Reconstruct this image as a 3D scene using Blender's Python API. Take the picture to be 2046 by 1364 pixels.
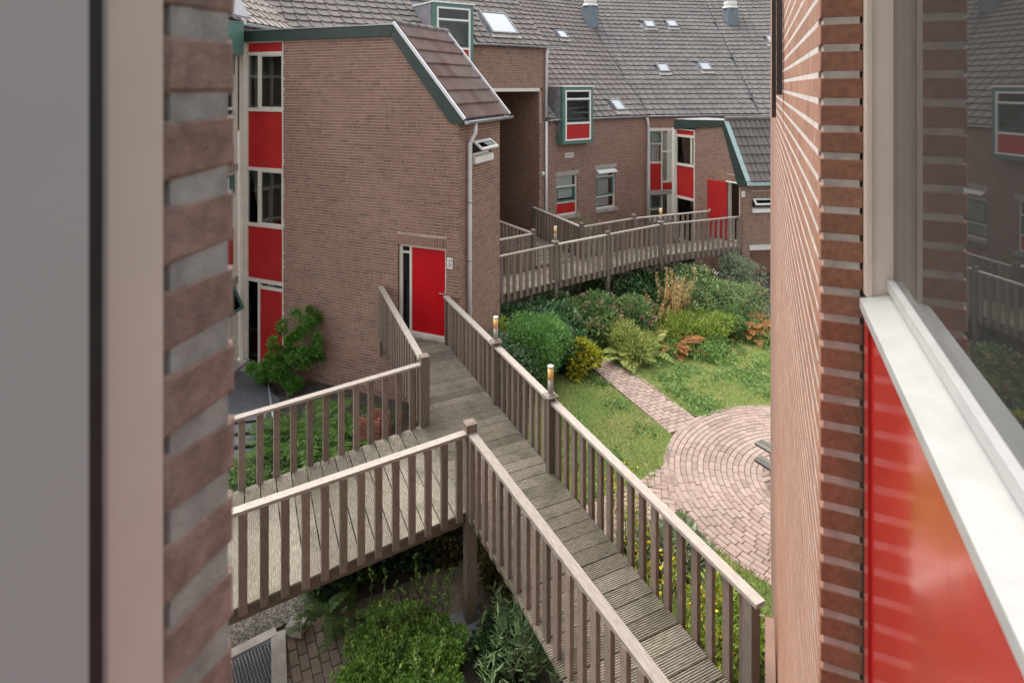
import bpy, bmesh, math, random
import numpy as np
from mathutils import Vector, Matrix
for o in list(bpy.data.objects): bpy.data.objects.remove(o)
S = bpy.context.scene
R = math.radians
# ------------------------------------------------------------------ camera
A0 = R(22.5); CA, SA = math.cos(A0), math.sin(A0)
FPX, HOR, CZ = 1200.0, 170.0, 6.6
cam = bpy.data.cameras.new('camera'); camo = bpy.data.objects.new('camera', cam); S.collection.objects.link(camo)
camo.location = (0, 0, CZ); camo.rotation_euler = (R(90), 0, A0)
cam.sensor_width = 36; cam.lens = 36*FPX/2046; cam.shift_y = -(682-HOR)/2046
cam.clip_start = .02; cam.clip_end = 400
cam.dof.use_dof = True; cam.dof.focus_distance = 10; cam.dof.aperture_fstop = 6.5
S.camera = camo
# ------------------------------------------------------------------ light
W = bpy.data.worlds.new('World'); S.world = W; W.use_nodes = True
wn = W.node_tree; bg = wn.nodes['Background']
sky = wn.nodes.new('ShaderNodeTexSky'); sky.sky_type = 'NISHITA'; sky.sun_disc = False
SUN_AZ, SUN_EL = R(-60), R(60)
sky.sun_elevation = SUN_EL; sky.sun_rotation = SUN_AZ; sky.dust_density = 4; sky.ozone_density = .6; sky.air_density = 1.0
hs = wn.nodes.new('ShaderNodeHueSaturation'); hs.inputs['Saturation'].default_value = .22
wn.links.new(sky.outputs[0], hs.inputs['Color']); wn.links.new(hs.outputs[0], bg.inputs[0]); bg.inputs[1].default_value = .15
sl = bpy.data.lights.new('sun', 'SUN'); sl.energy = .5; sl.angle = R(60); sl.color = (1, .96, .91)
so = bpy.data.objects.new('sun', sl); S.collection.objects.link(so)
sd = Vector((math.sin(SUN_AZ)*math.cos(SUN_EL), math.cos(SUN_AZ)*math.cos(SUN_EL), math.sin(SUN_EL)))
so.rotation_euler = sd.to_track_quat('Z', 'Y').to_euler(); so.location = (10, 5, 20)
S.view_settings.view_transform = 'Standard'; S.view_settings.look = 'None'
S.view_settings.exposure = 1.74; S.view_settings.gamma = 1
# ------------------------------------------------------------------ helpers
rng = np.random.default_rng(7); rnd = random.Random(5)
COL = S.collection
WL = {}                                             # world location of every parent
def V(*a): return Vector(a)
def thing(name, label, cat, loc, group=None, kind=None):
    o = bpy.data.objects.new(name, None); COL.objects.link(o); o.location = loc; WL[o.name] = Vector(loc)
    o.empty_display_size = .2
    return tag(o, label, cat, group, kind)
def tag(o, label=None, cat=None, group=None, kind=None):
    if label: o['label'] = label
    if cat: o['category'] = cat
    if group: o['group'] = group
    if kind: o['kind'] = kind
    return o
def link(name, me, loc, parent=None):
    o = bpy.data.objects.new(name, me); COL.objects.link(o)
    p = Vector(loc)
    if parent is not None:
        o.parent = parent; o.location = p - WL[parent.name]
    else: o.location = p
    WL[o.name] = p
    return o
class MB:
    """collects faces in world space with a per-corner grain uv"""
    def __init__(s): s.v = []; s.f = []; s.uv = []; s.sm = []
    def quad(s, a, b, c, d, uv=None, sm=False):
        i = len(s.v); s.v += [tuple(a), tuple(b), tuple(c), tuple(d)]; s.f.append((i, i+1, i+2, i+3)); s.uv.append(uv or ((0,0),(1,0),(1,1),(0,1))); s.sm.append(sm)
    def poly(s, pts):
        i = len(s.v); s.v += [tuple(p) for p in pts]; s.f.append(tuple(range(i, i+len(pts)))); s.uv.append([(p[0], p[1]) for p in pts]); s.sm.append(False)
    def prism(s, pts, ext):
        """closed solid: planar polygon pts extruded by vector ext"""
        n = len(pts); i = len(s.v); ext = Vector(ext)
        s.v += [tuple(p) for p in pts] + [tuple(Vector(p)+ext) for p in pts]
        def uvf(ids): return [(sum(Vector(s.v[k]).xy), s.v[k][2]) for k in ids]
        for ids in [tuple(range(i+n-1, i-1, -1)), tuple(range(i+n, i+2*n))] + [(i+k, i+(k+1) % n, i+n+(k+1) % n, i+n+k) for k in range(n)]:
            s.f.append(ids); s.uv.append(uvf(ids)); s.sm.append(False)
    def obox(s, c, a, b, d, ch=0.0):
        """box: centre c, half vectors a (grain), b, d"""
        c, a, b, d = Vector(c), Vector(a), Vector(b), Vector(d)
        la, lb, ld = a.length, b.length, d.length
        i = len(s.v); off = rnd.random()*50
        sg = [(x, y, z) for x in (-1, 1) for y in (-1, 1) for z in (-1, 1)]
        s.v += [tuple(c+a*x+b*y+d*z) for x, y, z in sg]
        for ids in ((0,1,3,2),(4,6,7,5),(0,4,5,1),(2,3,7,6),(0,2,6,4),(1,5,7,3)):
            s.f.append(tuple(i+k for k in ids))
            s.uv.append([(off+sg[k][0]*la, off+sg[k][1]*lb+sg[k][2]*ld) for k in ids]); s.sm.append(False)
    def tube(s, pts, r, n=8, cap=True, r2=None):
        pts = [Vector(p) for p in pts]; rings = []
        for k, p in enumerate(pts):
            t = (pts[min(k+1, len(pts)-1)] - pts[max(k-1, 0)]).normalized()
            x = t.orthogonal().normalized() if k == 0 else (px - t*px.dot(t)).normalized()
            px = x; y = t.cross(x); rr = r if r2 is None else r+(r2-r)*k/max(1, len(pts)-1)
            rings.append([p + (x*math.cos(2*math.pi*j/n) + y*math.sin(2*math.pi*j/n))*rr for j in range(n)])
        i = len(s.v)
        for g in rings: s.v += [tuple(q) for q in g]
        for k in range(len(rings)-1):
            for j in range(n):
                j2 = (j+1) % n
                s.f.append((i+k*n+j, i+k*n+j2, i+(k+1)*n+j2, i+(k+1)*n+j)); s.uv.append(((k,0),(k,.1),(k+1,.1),(k+1,0))); s.sm.append(True)
        if cap:
            s.f.append(tuple(i+j for j in range(n))[::-1]); s.uv.append([(0,0)]*n); s.sm.append(False)
            s.f.append(tuple(i+(len(rings)-1)*n+j for j in range(n))); s.uv.append([(0,0)]*n); s.sm.append(False)
    def mesh(s, name, origin):
        me = bpy.data.meshes.new(name); o = Vector(origin)
        me.from_pydata([tuple(Vector(p)-o) for p in s.v], [], s.f)
        ul = me.uv_layers.new(name='UVMap'); flat = [c for fuv in s.uv for uv in fuv for c in uv]
        ul.data.foreach_set('uv', flat); me.polygons.foreach_set('use_smooth', s.sm)
        return me
    def build(s, name, mat, parent=None, origin=None):
        if origin is None:
            a = np.array(s.v); m = (a.min(0)+a.max(0))/2; origin = (m[0], m[1], a[:, 2].min())
        me = s.mesh(name, origin); me.materials.append(mat)
        return link(name, me, origin, parent)
class Frame:
    """vertical plane: x along, y into the wall, z up; seen from the court x runs to the right"""
    def __init__(s, ox, oy, ang):
        s.o = V(ox, oy, 0); s.a = R(ang); s.ex = V(math.sin(s.a), math.cos(s.a), 0); s.ey = V(-math.cos(s.a), math.sin(s.a), 0); s.ez = V(0, 0, 1)
    def p(s, x, y, z): return s.o + s.ex*x + s.ey*y + s.ez*z
    def px(s, u, v, y=0):
        """photo pixel (2046 wide) to (x, z) on the plane"""
        t = (u-1023)/FPX; dx, dy = t*CA-SA, t*SA+CA
        o = s.o + s.ey*y
        det = -dx*s.ex.y + s.ex.x*dy
        k = (-o.x*s.ex.y + s.ex.x*o.y)/det; x = (dx*o.y-dy*o.x)/det
        return x, CZ-(v-HOR)/FPX*k
    def X(s, u): return s.px(u, 0)[0]
    def Z(s, u, v): return s.px(u, v)[1]
    def box(s, m, x0, x1, y0, y1, z0, z1):
        dx, dy, dz = (x1-x0)/2, (y1-y0)/2, (z1-z0)/2
        vs = [(s.ex*dx, dx), (s.ey*dy, dy), (s.ez*dz, dz)]; vs.sort(key=lambda q: -abs(q[1]))
        m.obox(s.p((x0+x1)/2, (y0+y1)/2, (z0+z1)/2), vs[0][0], vs[1][0], vs[2][0])
    def ring(s, m, x0, x1, z0, z1, w, y0, y1):
        s.box(m, x0, x0+w, y0, y1, z0, z1); s.box(m, x1-w, x1, y0, y1, z0, z1)
        s.box(m, x0+w, x1-w, y0, y1, z1-w, z1); s.box(m, x0+w, x1-w, y0, y1, z0, z0+w)
    def part(s, name, mat, parent, *b):
        m = MB(); s.box(m, *b); return m.build(name, mat, parent)
def ground_pt(u, v, z=0.0):
    d = (CZ-z)*FPX/(v-HOR); r = (u-1023)/FPX*d
    return V(r*CA-d*SA, r*SA+d*CA, z)
def depth_pt(u, v, d):
    r = (u-1023)/FPX*d
    return V(r*CA-d*SA, r*SA+d*CA, CZ-(v-HOR)/FPX*d)
# ------------------------------------------------------------------ materials
def newmat(name):
    m = bpy.data.materials.new(name); m.use_nodes = True; nt = m.node_tree
    return m, nt, nt.nodes['Principled BSDF']
def N(nt, t, **k):
    n = nt.nodes.new(t)
    for a, b in k.items():
        if a.startswith('i_'): n.inputs[a[2:].replace('_', ' ')].default_value = b
        else: setattr(n, a, b)
    return n
def ramp(nt, fac, stops):
    r = nt.nodes.new('ShaderNodeValToRGB'); e = r.color_ramp.elements
    while len(e) < len(stops): e.new(.5)
    for q, (p, c) in zip(e, stops): q.position = p; q.color = (*c, 1)
    nt.links.new(fac, r.inputs[0]); return r.outputs[0]
def islrand(nt):
    g = N(nt, 'ShaderNodeNewGeometry'); oi = N(nt, 'ShaderNodeObjectInfo')
    a = N(nt, 'ShaderNodeMath', operation='ADD'); nt.links.new(g.outputs['Random Per Island'], a.inputs[0]); nt.links.new(oi.outputs['Random'], a.inputs[1])
    f = N(nt, 'ShaderNodeMath', operation='FRACT'); nt.links.new(a.outputs[0], f.inputs[0]); return f.outputs[0]
def noise(nt, scale, vec=None, detail=4, rough=.6, stretch=None):
    n = N(nt, 'ShaderNodeTexNoise'); n.inputs['Scale'].default_value = scale; n.inputs['Detail'].default_value = detail; n.inputs['Roughness'].default_value = rough
    if vec is None: vec = N(nt, 'ShaderNodeNewGeometry').outputs['Position']
    if stretch:
        mp = N(nt, 'ShaderNodeMapping'); mp.inputs['Scale'].default_value = stretch; nt.links.new(vec, mp.inputs[0]); vec = mp.outputs[0]
    nt.links.new(vec, n.inputs['Vector']); return n.outputs[0]
def mixc(nt, fac, a, b, mode='MIX'):
    m = N(nt, 'ShaderNodeMix', data_type='RGBA', blend_type=mode)
    for s_, v in ((m.inputs[0], fac), (m.inputs[6], a), (m.inputs[7], b)):
        if isinstance(v, bpy.types.NodeSocket): nt.links.new(v, s_)
        elif isinstance(v, (int, float)): s_.default_value = v
        else: s_.default_value = (*v, 1)
    return m.outputs[2]
def bump(nt, bsdf, h, strength=.4, dist=.01):
    b = N(nt, 'ShaderNodeBump'); b.inputs['Strength'].default_value = strength; b.inputs['Distance'].default_value = dist
    nt.links.new(h, b.inputs['Height']); nt.links.new(b.outputs[0], bsdf.inputs['Normal'])
def varied(name, stops, nscale=6, namt=.35, rough=.85, bscale=60, bstr=.3, bdist=.004, dark=(.55,.55,.52), stain=1.3):
    """colour per piece from a ramp, mottled by noise, large soft stains, fine relief"""
    m, nt, b = newmat(name)
    c = ramp(nt, islrand(nt), stops)
    n1 = ramp(nt, noise(nt, nscale), [(.35, (.72,.72,.72)), (.65, (1.18,1.16,1.14))])
    c = mixc(nt, namt, c, mixc(nt, 1.0, c, n1, 'MULTIPLY'))
    n2 = ramp(nt, noise(nt, stain, detail=5), [(.42, dark), (.6, (1,1,1))])
    c = mixc(nt, .55, c, mixc(nt, 1.0, c, n2, 'MULTIPLY'))
    nt.links.new(c, b.inputs['Base Color']); b.inputs['Roughness'].default_value = rough; b.inputs['Specular IOR Level'].default_value = .3
    bump(nt, b, noise(nt, bscale, detail=6), bstr, bdist)
    return m
def plain(name, col, rough=.5, nscale=3, namt=.15, metallic=0, bscale=0, bstr=.15, spec=.5, coat=0):
    m, nt, b = newmat(name)
    n1 = ramp(nt, noise(nt, nscale, detail=5), [(.3, tuple(x*(1-namt) for x in col)), (.7, tuple(min(1, x*(1+namt)) for x in col))])
    nt.links.new(n1, b.inputs['Base Color']); b.inputs['Roughness'].default_value = rough; b.inputs['Metallic'].default_value = metallic; b.inputs['Specular IOR Level'].default_value = spec
    b.inputs['Coat Weight'].default_value = coat; b.inputs['Coat Roughness'].default_value = .08
    if bscale: bump(nt, b, noise(nt, bscale), bstr, .003)
    return m
def wood(name, light, darkc, green=None, rough=.85, gscale=7):
    m, nt, b = newmat(name)
    uv = N(nt, 'ShaderNodeUVMap').outputs[0]
    g = noise(nt, gscale, uv, 6, .65, (1.2, 16, 1))
    c = ramp(nt, g, [(.3, darkc), (.62, light)])
    r = ramp(nt, islrand(nt), [(0, (.72,.70,.68)), (.5, (.95,.94,.92)), (1, (1.18,1.16,1.14))])
    c = mixc(nt, 1.0, c, r, 'MULTIPLY')
    if green:
        c = mixc(nt, ramp(nt, noise(nt, 2.2, detail=6), [(.5, (0,0,0)), (.72, (.8,.8,.8))]), c, green)
    sp = ramp(nt, noise(nt, 40, detail=3), [(.62, (1,1,1)), (.74, (.6,.58,.55))])
    c = mixc(nt, .6, c, mixc(nt, 1.0, c, sp, 'MULTIPLY'))
    nt.links.new(c, b.inputs['Base Color']); b.inputs['Roughness'].default_value = rough; b.inputs['Specular IOR Level'].default_value = .25
    bump(nt, b, g, .35, .004)
    return m
def leafmat(name, stops, trans=.3, rough=.55):
    m, nt, b = newmat(name)
    c = ramp(nt, islrand(nt), stops)
    n1 = ramp(nt, noise(nt, 3.0), [(.3, (.7,.72,.7)), (.7, (1.2,1.2,1.15))])
    c = mixc(nt, 1.0, c, n1, 'MULTIPLY')
    nt.links.new(c, b.inputs['Base Color']); b.inputs['Roughness'].default_value = rough; b.inputs['Specular IOR Level'].default_value = .25
    t = N(nt, 'ShaderNodeBsdfTranslucent'); nt.links.new(c, t.inputs[0])
    mx = N(nt, 'ShaderNodeMixShader'); mx.inputs[0].default_value = trans
    nt.links.new(b.outputs[0], mx.inputs[1]); nt.links.new(t.outputs[0], mx.inputs[2]); nt.links.new(mx.outputs[0], nt.nodes['Material Output'].inputs[0])
    return m
def glass(name, ior=1.6, tint=(.85,.9,.9)):
    m, nt, b = newmat(name); nt.nodes.remove(b)
    f = N(nt, 'ShaderNodeFresnel'); f.inputs[0].default_value = ior
    t = N(nt, 'ShaderNodeBsdfTransparent'); t.inputs[0].default_value = (*tint, 1)
    g = N(nt, 'ShaderNodeBsdfGlossy'); g.inputs['Roughness'].default_value = .015
    mx = N(nt, 'ShaderNodeMixShader')
    nt.links.new(f.outputs[0], mx.inputs[0]); nt.links.new(t.outputs[0], mx.inputs[1]); nt.links.new(g.outputs[0], mx.inputs[2])
    nt.links.new(mx.outputs[0], nt.nodes['Material Output'].inputs[0])
    return m
M = {}
M['brick'] = varied('brown_brick', [(0, (.190,.112,.084)), (.2, (.245,.140,.102)), (.5, (.285,.160,.113)), (.75, (.250,.155,.117)), (.93, (.300,.170,.120)), (1, (.165,.112,.092))], nscale=9, bscale=90, stain=.7, dark=(.76,.75,.76))
M['mortar'] = plain('mortar', (.40,.31,.25), .95, 5, .2, bscale=80)
M['near_brick'] = varied('near_brick', [(0, (.225,.112,.070)), (.4, (.285,.146,.095)), (.7, (.255,.125,.080)), (1, (.310,.168,.112))], nscale=60, namt=.7, bscale=500, bstr=.6, bdist=.002, stain=5, dark=(.82,.8,.78))
M['near_mortar'] = plain('near_mortar', (.40,.365,.33), .95, 20, .25, bscale=200, bstr=.6)
M['reveal_mortar'] = plain('reveal_mortar', (0.310,0.305,0.276), .95, 30, .3, bscale=260, bstr=.8)
M['reveal_brick'] = varied('reveal_brick', [(0, (0.297,0.215,0.182)), (.5, (0.363,0.259,0.220)), (1, (0.330,0.231,0.193))], nscale=60, namt=.9, bscale=300, bstr=1.0, bdist=.004, stain=14, dark=(.72,.66,.62))
M['tile'] = varied('concrete_tile', [(0, (0.134,0.116,0.105)), (.5, (0.159,0.140,0.127)), (.85, (0.170,0.143,0.128)), (1, (0.143,0.130,0.122))], nscale=3, namt=.2, bscale=50, stain=.45, dark=(.8,.8,.8))
M['tile_far'] = varied('grey_tile', [(0, (0.134,0.123,0.116)), (.5, (0.152,0.140,0.132)), (1, (0.165,0.152,0.143))], nscale=3, namt=.2, bscale=50, stain=.4, dark=(.82,.83,.84))
M['tile_light'] = varied('weathered_tile', [(0, (.25,.215,.19)), (.5, (.30,.26,.235)), (1, (.34,.295,.265))], nscale=5, stain=.8, dark=(.8,.8,.8))
M['tile_red'] = varied('red_brown_tile', [(0, (.150,.098,.088)), (.5, (.205,.138,.122)), (1, (.185,.150,.135))], nscale=12, stain=2, dark=(.7,.7,.7))
M['red'] = plain('red_panel', (.40,.022,.022), .35, 2, .12, spec=.3, coat=.15)
M['red_door'] = plain('red_door_paint', (.46,.004,.010), .35, 1.5, .12, spec=.25, coat=.12)
M['red_near'] = plain('red_gloss_panel', (.42,.014,.012), .16, 6, .10, coat=.5, bscale=14, bstr=.25)
M['green'] = plain('green_paint', (.075,.165,.135), .4, 2, .1)
M['dkgreen'] = plain('dark_green_board', (.026,.044,.035), .45, 3, .2)
M['pgreen'] = plain('pale_green_metal', (.33,.45,.43), .45, 3, .1)
M['white'] = plain('white_paint', (.74,.73,.68), .4, 3, .06)
M['cream'] = plain('cream_paint', (.62,.58,.50), .45, 4, .07)
M['nearcream'] = plain('near_cream_paint', (.60,.525,.445), .5, 8, .06, bscale=120, bstr=.08)
M['nearwhite'] = plain('near_white_paint', (.315,.313,.300), .35, 14, .09, bscale=150, bstr=.05)
M['concrete'] = plain('concrete', (.33,.305,.27), .9, 6, .25, bscale=40)
M['zinc'] = plain('zinc', (.40,.42,.43), .4, 4, .2, metallic=.55)
M['pvc'] = plain('grey_pvc', (.62,.63,.65), .4, 3, .08)
M['lead'] = plain('lead_flashing', (.20,.20,.21), .6, 5, .3, bscale=20)
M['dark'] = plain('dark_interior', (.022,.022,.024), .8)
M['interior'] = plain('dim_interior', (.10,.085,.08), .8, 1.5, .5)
M['black'] = plain('black_rubber', (.02,.022,.022), .6)
M['greysash'] = plain('grey_sash', (.40,.385,.375), .7, 2.5, .07)
M['curtain'] = plain('net_curtain', (.74,.75,.72), .9, 8, .1)
M['blind'] = plain('white_blind', (.74,.76,.72), .8, 3, .04)
M['glass'] = glass('window_glass', 1.38, (.86,.88,.87))
M['nearglass'] = glass('near_glass', 2.8, (.6,.62,.62))
_m = M['nearglass'].node_tree; _o = _m.nodes['Material Output']; _s = _o.inputs[0].links[0].from_socket     # pale diffuse mix painted into the pane to lift and haze its reflection
_d = _m.nodes.new('ShaderNodeBsdfDiffuse'); _d.inputs[0].default_value = (.6,.58,.55,1); _x = _m.nodes.new('ShaderNodeMixShader'); _x.inputs[0].default_value = .035
_m.links.new(_s, _x.inputs[1]); _m.links.new(_d.outputs[0], _x.inputs[2]); _m.links.new(_x.outputs[0], _o.inputs[0])
M['skypane'] = plain('skylight_glass', (.30,.32,.34), .04, 3, .02, spec=1.0, coat=1.0)
M['dbrown'] = plain('dark_brown_metal', (.030,.024,.020), .45)
M['amber'] = plain('amber_diffuser', (.78,.46,.16), .35, 6, .05)
M['baluster'] = wood('weathered_baluster', (.250,.196,.162), (.115,.086,.068))
M['post'] = wood('weathered_post', (.215,.175,.142), (.105,.082,.066), green=(.12,.115,.08))
M['rail'] = wood('bleached_rail', (.37,.33,.29), (.19,.165,.14))
M['plank'] = wood('weathered_plank', (.285,.255,.205), (.075,.067,.050), green=(.085,.086,.050), gscale=9)
M['beam'] = wood('edge_beam', (.20,.155,.120), (.085,.065,.050), green=(.085,.09,.06))
M['bench'] = wood('dark_bench_wood', (.16,.15,.13), (.06,.058,.05))
M['crate'] = wood('red_brown_wood', (.26,.10,.065), (.14,.055,.04))
M['paver'] = varied('pink_paver', [(0, (0.254,0.184,0.153)), (.4, (0.314,0.231,0.194)), (.7, (0.344,0.258,0.217)), (1, (0.292,0.225,0.194))], nscale=7, bscale=70, stain=.9, dark=(.82,.8,.78))
M['paver_dark'] = varied('mossy_paver', [(0, (0.194,0.150,0.119)), (.5, (0.256,0.188,0.152)), (1, (0.219,0.181,0.144))], nscale=7, bscale=60, stain=1.5, dark=(.5,.55,.42))
M['sand'] = plain('joint_sand', (.17,.135,.11), .95, 9, .3, bscale=60)
M['soil'] = plain('soil', (.052,.042,.032), .95, 6, .4, bscale=30, bstr=.8)
M['terrace'] = plain('dark_slab', (.085,.088,.092), .8, 4, .2)
M['steel'] = plain('galvanised_steel', (.38,.40,.42), .4, 5, .2, metallic=.5)
M['grating'] = plain('steel_grating', (.17,.18,.19), .5, 5, .2, metallic=.4)
def lawnmat():
    m, nt, b = newmat('lawn_turf')
    c = ramp(nt, noise(nt, 1.1, detail=6), [(.32, (.27,.225,.095)), (.45, (.180,.205,.064)), (.66, (.125,.190,.052))])
    c = mixc(nt, .7, c, mixc(nt, 1.0, c, ramp(nt, noise(nt, 22, detail=4), [(.3, (.6,.6,.6)), (.7, (1.25,1.25,1.2))]), 'MULTIPLY'))
    nt.links.new(c, b.inputs['Base Color']); b.inputs['Roughness'].default_value = .95; b.inputs['Specular IOR Level'].default_value = .1
    bump(nt, b, noise(nt, 60), .8, .02); return m
M['lawn'] = lawnmat()
def gravelmat():
    m, nt, b = newmat('gravel')
    v = N(nt, 'ShaderNodeTexVoronoi'); v.inputs['Scale'].default_value = 55
    nt.links.new(N(nt, 'ShaderNodeNewGeometry').outputs['Position'], v.inputs['Vector'])
    c = ramp(nt, v.outputs['Color'], [(.2, (0.033,0.029,0.023)), (.55, (0.084,0.072,0.057)), (.8, (0.180,0.162,0.138))])
    c = mixc(nt, .6, c, mixc(nt, 1.0, c, ramp(nt, noise(nt, 2), [(.4, (.5,.5,.45)), (.65, (1,1,1))]), 'MULTIPLY'))
    nt.links.new(c, b.inputs['Base Color']); b.inputs['Roughness'].default_value = .95; bump(nt, b, v.outputs['Distance'], .7, .01); return m
M['gravel'] = gravelmat()
L = {}
L['boxwood'] = leafmat('leaf_boxwood', [(0, (0.083,0.192,0.054)), (.6, (0.156,0.320,0.083)), (1, (0.247,0.439,0.129))])
L['laurel'] = leafmat('leaf_laurel', [(0, (0.040,0.110,0.047)), (.6, (0.083,0.183,0.077)), (.9, (0.183,0.302,0.137)), (1, (0.293,0.385,0.274))], .15, .32)
L['bluegreen'] = leafmat('leaf_bluegreen', [(0, (0.092,0.156,0.100)), (.6, (0.173,0.266,0.156)), (1, (0.329,0.421,0.274))], .2)
L['yellow'] = leafmat('leaf_yellow', [(0, (.15,.19,.02)), (.5, (.36,.36,.03)), (.85, (.55,.50,.05)), (1, (.60,.38,.06))], .35)
L['hydrangea'] = leafmat('leaf_hydrangea', [(0, (0.072,0.144,0.052)), (.6, (0.153,0.245,0.082)), (1, (0.277,0.349,0.133))])
L['pinkhead'] = leafmat('flower_dusty_pink', [(0, (.28,.17,.11)), (.5, (.44,.29,.21)), (1, (.52,.38,.28))], .3)
L['fern'] = leafmat('leaf_fern', [(0, (0.053,0.110,0.023)), (.6, (0.093,0.174,0.038)), (1, (0.146,0.232,0.058))], .35)
L['fernpale'] = leafmat('leaf_fern_pale', [(0, (0.183,0.238,0.064)), (.6, (0.348,0.402,0.119)), (1, (0.549,0.512,0.164))], .35)
L['rust'] = leafmat('leaf_rust', [(0, (0.213,0.081,0.027)), (.6, (0.400,0.169,0.056)), (1, (0.525,0.275,0.106))], .35)
L['plume'] = leafmat('flower_orange_plume', [(0, (.42,.25,.10)), (.5, (.62,.44,.20)), (.8, (.55,.36,.22)), (1, (.40,.42,.14))], .4)
L['rose'] = leafmat('leaf_rose', [(0, (0.105,0.174,0.068)), (.6, (0.197,0.289,0.117)), (.9, (0.312,0.405,0.174)), (1, (0.556,0.301,0.185))])
L['greygreen'] = leafmat('leaf_greygreen', [(0, (0.156,0.202,0.119)), (.6, (0.266,0.329,0.210)), (1, (0.385,0.448,0.312))], .25)
L['lime'] = leafmat('leaf_lime', [(0, (0.155,0.240,0.039)), (.6, (0.295,0.388,0.070)), (1, (0.449,0.527,0.132))], .35)
L['whiteflower'] = leafmat('flower_white', [(0, (.65,.64,.58)), (1, (.8,.79,.74))], .3)
L['pinkflower'] = leafmat('flower_pink', [(0, (.55,.17,.17)), (1, (.68,.30,.28))], .3)
L['yellowflower'] = leafmat('flower_yellow', [(0, (.62,.42,.01)), (1, (.80,.62,.03))], .3)
L['conifer'] = leafmat('leaf_conifer', [(0, (0.042,0.138,0.022)), (.5, (0.102,0.258,0.041)), (1, (0.252,0.468,0.090))], .3)
L['feather'] = leafmat('leaf_feathery', [(0, (0.093,0.194,0.037)), (.6, (0.194,0.357,0.070)), (.9, (0.310,0.496,0.109)), (1, (0.512,0.620,0.139))], .35)
L['ivy'] = leafmat('leaf_ivy', [(0, (0.019,0.044,0.019)), (.7, (0.040,0.087,0.033)), (.95, (0.110,0.202,0.054)), (1, (0.238,0.348,0.092))], .15, .4)
L['dry'] = leafmat('leaf_dry', [(0, (0.054,0.043,0.023)), (.5, (0.116,0.096,0.046)), (.8, (0.310,0.232,0.093)), (1, (0.155,0.186,0.062))], .3)
L['spiky'] = leafmat('leaf_spiky', [(0, (0.137,0.229,0.100)), (.6, (0.229,0.348,0.156)), (1, (0.348,0.476,0.238))], .25)
L['grass'] = leafmat('grass_blade', [(0, (0.118,0.185,0.047)), (.45, (0.174,0.252,0.065)), (.75, (0.224,0.280,0.090)), (.93, (0.336,0.302,0.129)), (1, (0.202,0.302,0.078))], .3, .7)
L['weed'] = leafmat('lawn_weed', [(0, (0.123,0.225,0.058)), (.6, (0.189,0.319,0.090)), (1, (0.268,0.384,0.138))], .3)
L['twig'] = plain('twig', (.085,.065,.045), .9, 8, .3)
# ------------------------------------------------------------------ builders
CAMP = V(0, 0, CZ)
BC, BL, BH = .0625, .210, .0480                     # brick course, length, height
def wall_cells(F, m, x0, x1, z0, top, holes, y0, y1):
    """solid wall with rectangular openings; top = number or function of x (piecewise linear, breaks listed)"""
    tf, br = (top, []) if callable(top) is False else (top, getattr(top, 'breaks', []))
    T = (lambda x: tf) if not callable(tf) else tf
    xs = sorted({x0, x1, *[b for b in br if x0 < b < x1], *[min(max(h[k], x0), x1) for h in holes for k in (0, 1)]})
    for a, b in zip(xs[:-1], xs[1:]):
        if b-a < 1e-4: continue
        mid = (a+b)/2; zs = z0
        hs_ = sorted([h for h in holes if h[0] < mid < h[1]], key=lambda h: h[2])
        for h in hs_:
            if h[2] > zs+1e-4: F.box(m, a, b, y0, y1, zs, h[2])
            zs = max(zs, h[3])
        ta, tb = T(a+1e-6), T(b-1e-6)
        if min(ta, tb) > zs: m.prism([F.p(a, y0, zs), F.p(b, y0, zs), F.p(b, y0, tb), F.p(a, y0, ta)], F.ey*(y1-y0))
def brick_mesh(F, ln, h=BH, dep=.045, ch=.0, jit=0.0):
    """one brick in world axes, centred on its outer face; ch = worn edge"""
    m = MB()
    if ch <= 0:
        m.obox(F.ey*(dep/2), F.ex*(ln/2), F.ez*(h/2), F.ey*(dep/2))
    else:
        a, b = ln/2, h/2; o = []
        for (xx, zz, yy) in ((a-ch, b-ch, 0), (a, b, ch), (a, b, dep)):
            o.append([F.ex*(sx*xx+rnd.uniform(-jit, jit)) + F.ez*(sz*zz+rnd.uniform(-jit, jit)) + F.ey*(yy+rnd.uniform(0, jit)) for sx, sz in ((-1,-1),(1,-1),(1,1),(-1,1))])
        m.v = [tuple(p) for r in o for p in r]
        m.f = [(0,1,2,3)] + [(4*k+j, 4*k+4+j, 4*k+4+(j+1) % 4, 4*k+(j+1) % 4) for k in (0,1) for j in range(4)]
        m.uv = [[(0,0)]*4]*len(m.f); m.sm = [False]*len(m.f)
    return m
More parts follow.
